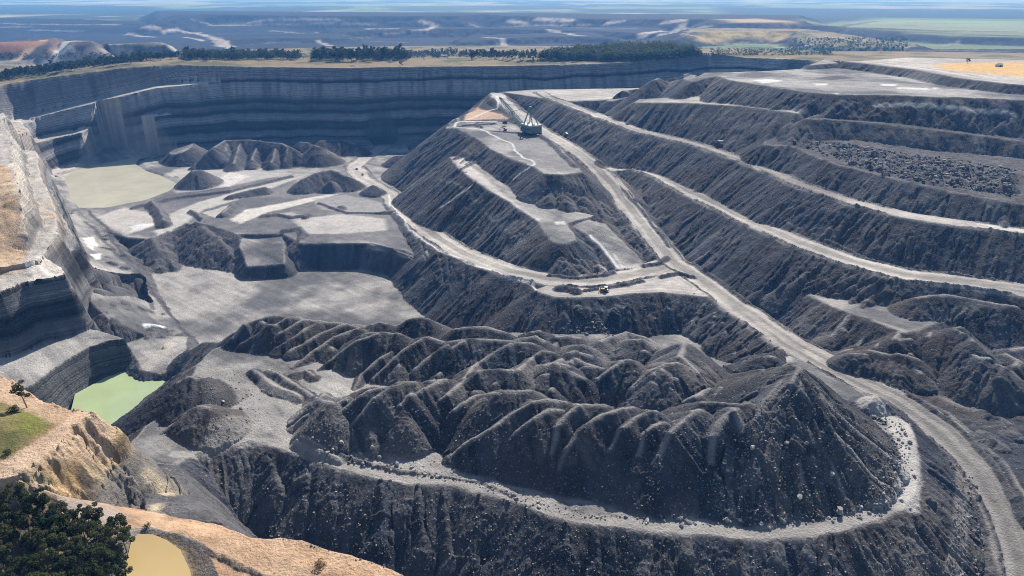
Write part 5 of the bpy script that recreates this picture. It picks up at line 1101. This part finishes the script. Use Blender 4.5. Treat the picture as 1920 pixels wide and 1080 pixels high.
def dragline():
    x, y, z = on_ground(993, 251)
    az = math.atan2(52, -34)
    root = empty('dragline', (x, y, z + .3), az, 'huge green and grey walking dragline with long lattice boom on the pad', 'dragline')
    MB().cyl((0, 0, -.6), (0, 0, 2.2), 8.2, 7.6, 32).build('base_tub', M_DARK, root)
    h = MB(); h.box((-3.5, 0, 7), (24, 17, 8.4), None, (.985, .97), .35)
    for sx in (-1, 1): h.box((-3.5, sx * 9.1, 3.6), (22, 1.4, .35))
    hs = h.build('machinery_house', M_STEEL, root)
    rf = MB(); rf.poly([(-16, 11.15), (9, 11.15), (8, 12.6), (-15, 12.6)], -8.3, 8.3)
    for k in range(4): rf.box((-12 + 6 * k, 2.5 * (-1) ** k, 13.1), (2.2, 2.2, 1.1))
    rf.build('roof', M_ROOF, hs)
    lv = MB()
    for sx in (-1, 1):
        for k in range(5): lv.box((-12.5 + 4.5 * k, sx * 8.52, 7.6), (2.6, .12, 2.6))
    lv.build('louvre', M_DARK, hs)
    for sx in (-1, 1):
        s = MB(); s.box((-1, sx * 11.2, .7), (19, 3.2, 1.5), None, (.94, .8), .2); s.box((-1, sx * 10.2, 3.6), (5, 1.0, 5.0), None, (.5, 1)); s.build('walking_shoe', M_DARK, root)
    c = MB(); c.box((9.8, 6.4, 6.2), (3.2, 3.4, 3.4), None, (.9, .95), .15); cb = c.build('operator_cab', M_ROOF, root)
    MB().box((11.3, 6.4, 6.5), (.25, 2.8, 1.7)).build('window', M_GLASS, cb)
    tip = Vector((70, 0, 36)); foot = Vector((9.5, 0, 4.2)); head = Vector((-1, 0, 33))
    b = MB()
    for sx in (-1, 1): lattice(b, foot + Vector((0, sx * 4.2, 0)), foot.lerp(tip, .55) + Vector((0, sx * 1.6, 0)), 1.2, 1.3, 9, .30)
    lattice(b, foot.lerp(tip, .52), tip, 2.6, .9, 10, .32); bo = b.build('boom', M_LATT, root)
    MB().cyl(tip + Vector((0, -.9, .3)), tip + Vector((0, .9, .3)), 1.5, 1.5, 16).build('point_sheave', M_DARK, bo)
    m = MB()
    for sx in (-1, 1): lattice(m, (7, sx * 4.5, 11), head + Vector((0, sx * .9, 0)), .6, .5, 7, .22); lattice(m, (-13, sx * 4.5, 11.5), head + Vector((0, sx * .9, 0)), .5, .45, 7, .18)
    m.box(head, (2.4, 3.4, 2.2)); m.build('gantry', M_LATT, root)
    k = MB()
    for sx in (-1, 1):
        for t in (.55, .8, 1.0): k.cyl(head + Vector((0, sx, 0)), foot.lerp(tip, t) + Vector((0, sx * .9, .6)), .10, .10, 4, False)
    k.build('suspension_rope', M_DARK, root)
    bk = MB(); bk.poly([(56, -3.4), (61.5, -3.4), (62, .2), (60.6, .2), (60.2, -2.6), (56, -2.6)], -2.1, 2.1); bk.box((59, 2.0, -1.6), (5.4, .3, 3.4)); bk.box((59, -2.0, -1.6), (5.4, .3, 3.4)); bk.cyl((58, -1.9, 1.4), (58, 1.9, 1.4), .3)
    bko = bk.build('bucket', M_DARK, root); bko.location.z = 7
    r = MB(); r.cyl((59, 0, 8.3), tip, .12, .12, 5, False); r.cyl((57, 0, 6.0), (10, 0, 4.5), .10, .10, 5, False); r.build('hoist_rope', M_DARK, root)
dragline()

def wheel(parent, c, r, w, n=20):
    o = MB().cyl((0, -w / 2, 0), (0, w / 2, 0), r, r, n).build('wheel', M_TYRE, parent); o.location = c
    MB().cyl((0, -w / 2 - .06, 0), (0, w / 2 + .06, 0), r * .45, r * .45, 14).build('rim', M_YEL, o); return o

def haul_truck(loc, rz, label, paint_m, s=1.0, group=None):
    root = empty('haul_truck', loc, rz, label, 'haul truck', group); root.scale = (s, s, s)
    f = MB(); f.box((0, 0, 2.3), (11, 2.6, 1.1)); f.box((4.3, 0, 3.1), (2.6, 6, 1.5), None, (.95, .95), .1); f.box((5.7, 0, 2.4), (.4, 6.4, .9)); f.build('chassis', paint_m, root)
    t = MB(); t.poly([(-5.6, 4.3), (-4.2, 3.2), (2.2, 3.6), (2.9, 6.4), (6.2, 6.7), (6.2, 7.0), (2.6, 6.9), (1.9, 4.2), (-4.0, 3.9), (-5.5, 5.0)], -3.1, 3.1)
    for sy in (-1, 1): t.poly([(-5.6, 4.3), (-4.2, 3.2), (2.2, 3.6), (2.9, 6.5), (-5.4, 6.0)], sy * 3.1 - .12, sy * 3.1 + .12)
    t.build('tray', paint_m, root)
    c = MB(); c.box((4.4, 1.6, 4.9), (2.0, 2.3, 2.1), None, (.9, .92), .1); cb = c.build('cab', M_WHITE, root)
    MB().box((5.35, 1.6, 5.1), (.12, 1.9, 1.0)).build('windscreen', M_GLASS, cb)
    for sy in (-1, 1):
        wheel(root, (3.7, sy * 2.9, 1.75), 1.75, 1.3); wheel(root, (-3.3, sy * 2.9, 1.75), 1.75, 1.2); wheel(root, (-3.3, sy * 1.6, 1.75), 1.75, 1.1)
    return root
def yaw(p, q):
    a, b = drape(*p), drape(*q); return math.atan2(b[1] - a[1], b[0] - a[0])
haul_truck(on_ground(1346, 274), yaw((1330, 272), (1380, 288)), 'grey-topped haul truck on the upper pale road below the dark tier', plain_mat('dusty_paint', (.14, .14, .13), .6), .95)

def dozer(loc, rz):
    root = empty('bulldozer', loc, rz, 'yellow bulldozer with white canopy at the brink of the road junction', 'bulldozer')
    for sy in (-1, 1):
        t = MB(); t.poly([(-2.4, .35), (-1.9, 0), (1.9, 0), (2.4, .35), (2.5, .9), (1.9, 1.25), (-1.2, 1.35), (-2.3, 1.0)], sy * 1.3 - .35, sy * 1.3 + .35); t.build('track', M_DARK, root)
    b = MB(); b.box((.9, 0, 1.7), (2.9, 1.6, 1.1), None, (.9, .85), .12); b.box((-1.3, 0, 1.4), (1.8, 1.9, .9), None, (1, 1), .1); b.cyl((1.2, .5, 2.2), (1.2, .5, 3.2), .1); b.build('body', M_YEL, root)
    c = MB(); c.box((-.9, 0, 2.6), (1.5, 1.6, 1.3), None, (.9, .9), .06); cb = c.build('cab', M_GLASS, root); MB().box((-.9, 0, 3.35), (2.0, 2.0, .2), None, (.9, .9), .04).build('canopy', M_WHITE, cb)
    bl = MB(); bl.poly([(2.9, .05), (3.1, .0), (3.0, .8), (3.25, 1.6), (3.05, 1.6), (2.8, .8)], -2.2, 2.2)
    for sy in (-1, 1): bl.box((1.8, sy * 1.85, .7), (2.4, .2, .3))
    bl.build('blade', M_YEL, root)
    rp = MB(); rp.box((-2.7, 0, 1.1), (.7, 1.2, .4)); rp.poly([(-3.1, 1.3), (-2.85, 1.3), (-2.95, .2), (-3.05, .1)], -.12, .12); rp.build('ripper', M_DARK, root)
    root.scale = (1.25, 1.25, 1.25)
dozer(on_ground(1133, 547), 2.9)

def excavator(loc, rz, label, pm, s=1.0):
    root = empty('excavator', loc, rz, label, 'excavator'); root.scale = (s, s, s)
    for sy in (-1, 1): t = MB(); t.poly([(-2.0, .4), (-1.6, 0), (1.6, 0), (2.0, .4), (1.7, .85), (-1.7, .85)], sy * 1.2 - .3, sy * 1.2 + .3); t.build('track', M_DARK, root)
    b = MB(); b.cyl((0, 0, .7), (0, 0, 1.1), 1.0, 1.0, 16); b.box((-.5, 0, 1.75), (3.4, 2.7, 1.2), None, (.96, .95), .12); b.build('body', pm, root)
    c = MB(); c.box((.7, .85, 2.6), (1.4, .95, 1.5), None, (.9, .95), .08); c.build('cab', M_GLASS, root)
    a = MB(); a.poly([(.9, 1.7), (3.2, 4.3), (5.2, 4.2), (5.1, 3.8), (3.4, 3.8), (1.4, 1.5)], -.25, .25); am = a.build('boom', pm, root)
    st = MB(); st.poly([(4.9, 4.6), (5.4, 4.2), (6.4, 1.6), (6.1, 1.5)], -.18, .18); st.build('stick', pm, am)
    bu = MB(); bu.poly([(6.0, 1.8), (6.6, 1.6), (6.5, .7), (5.7, .5), (5.4, .9), (6.1, 1.1)], -.55, .55); bu.build('bucket', M_DARK, am)
excavator(on_ground(947, 245), 3.0, 'small red excavator on the pad left of the dragline', M_RED, 1.1)

def ute(loc, rz, label, pm, group=None):
    root = empty('utility_vehicle', loc, rz, label, 'utility vehicle', group)
    b = MB(); b.poly([(-2.6, .5), (2.5, .5), (2.6, 1.0), (1.3, 1.15), (.8, 1.8), (-.7, 1.85), (-.9, 1.15), (-2.6, 1.1)], -.9, .9); b.build('body', pm, root)
    g = MB(); g.poly([(1.22, 1.18), (.80, 1.74), (-.62, 1.78), (-.78, 1.2)], -.93, .93); g.build('window', M_GLASS, root)
    for sx in (-1.6, 1.6):
        for sy in (-1, 1): w = MB().cyl((0, -.14, 0), (0, .14, 0), .42, .42, 14).build('wheel', M_TYRE, root); w.location = (sx, sy * .85, .42)
    return root
ute(on_ground(669, 318), yaw((664, 313), (678, 332)), 'dark utility vehicle farther back on the bend of the dusty middle road', plain_mat('charcoal_paint', (.05, .05, .055), .4)).scale = (1.25,) * 3
ute(on_ground(680, 328), yaw((664, 313), (678, 332)), 'dark utility vehicle nearer the camera on the bend of the dusty middle road', plain_mat('brown_paint', (.09, .07, .06), .4)).scale = (1.25,) * 3
ute(on_ground(1062, 252), yaw((1040, 240), (1062, 255)), 'white utility vehicle on the bank of the haul road right of the dragline', M_WHITE).scale = (1.3,) * 3
ute(on_ground(661, 124), .3, 'white utility vehicle on the highwall rim below the tree clump', M_WHITE).scale = (1.6,) * 3

def shed(loc, rz, L, w, h, label, rm):
    root = empty('shed', loc, rz, label, 'shed')
    a = MB(); a.box((0, 0, h / 2), (L, w, h)); a.build('wall', M_ROOF, root)
    r = MB(); r.poly([(-L / 2 - .4, h + .01), (L / 2 + .4, h + .01), (L / 2 + .4, h + .2), (-L / 2 - .4, h + .2)], -w / 2 - .4, w / 2 + .4); r.poly([(-L / 2 - .4, h + .2), (L / 2 + .4, h + .2), (L / 2 + .4, h + 1.4), (-L / 2 - .4, h + 1.4)], -.3, .3); r.build('roof', rm, root)
    d = MB(); d.box((0, -w / 2 - .06, h * .42), (L * .25, .1, h * .8)); d.build('door', M_DARK, root)
shed(on_ground(833, 107), .15, 15, 8, 4.2, 'long white shed beside the dam on the far rim', M_WHITE)
shed(on_ground(1873, 125), .1, 7, 5, 3.0, 'tiny white shed at the edge of the orange field', M_WHITE)
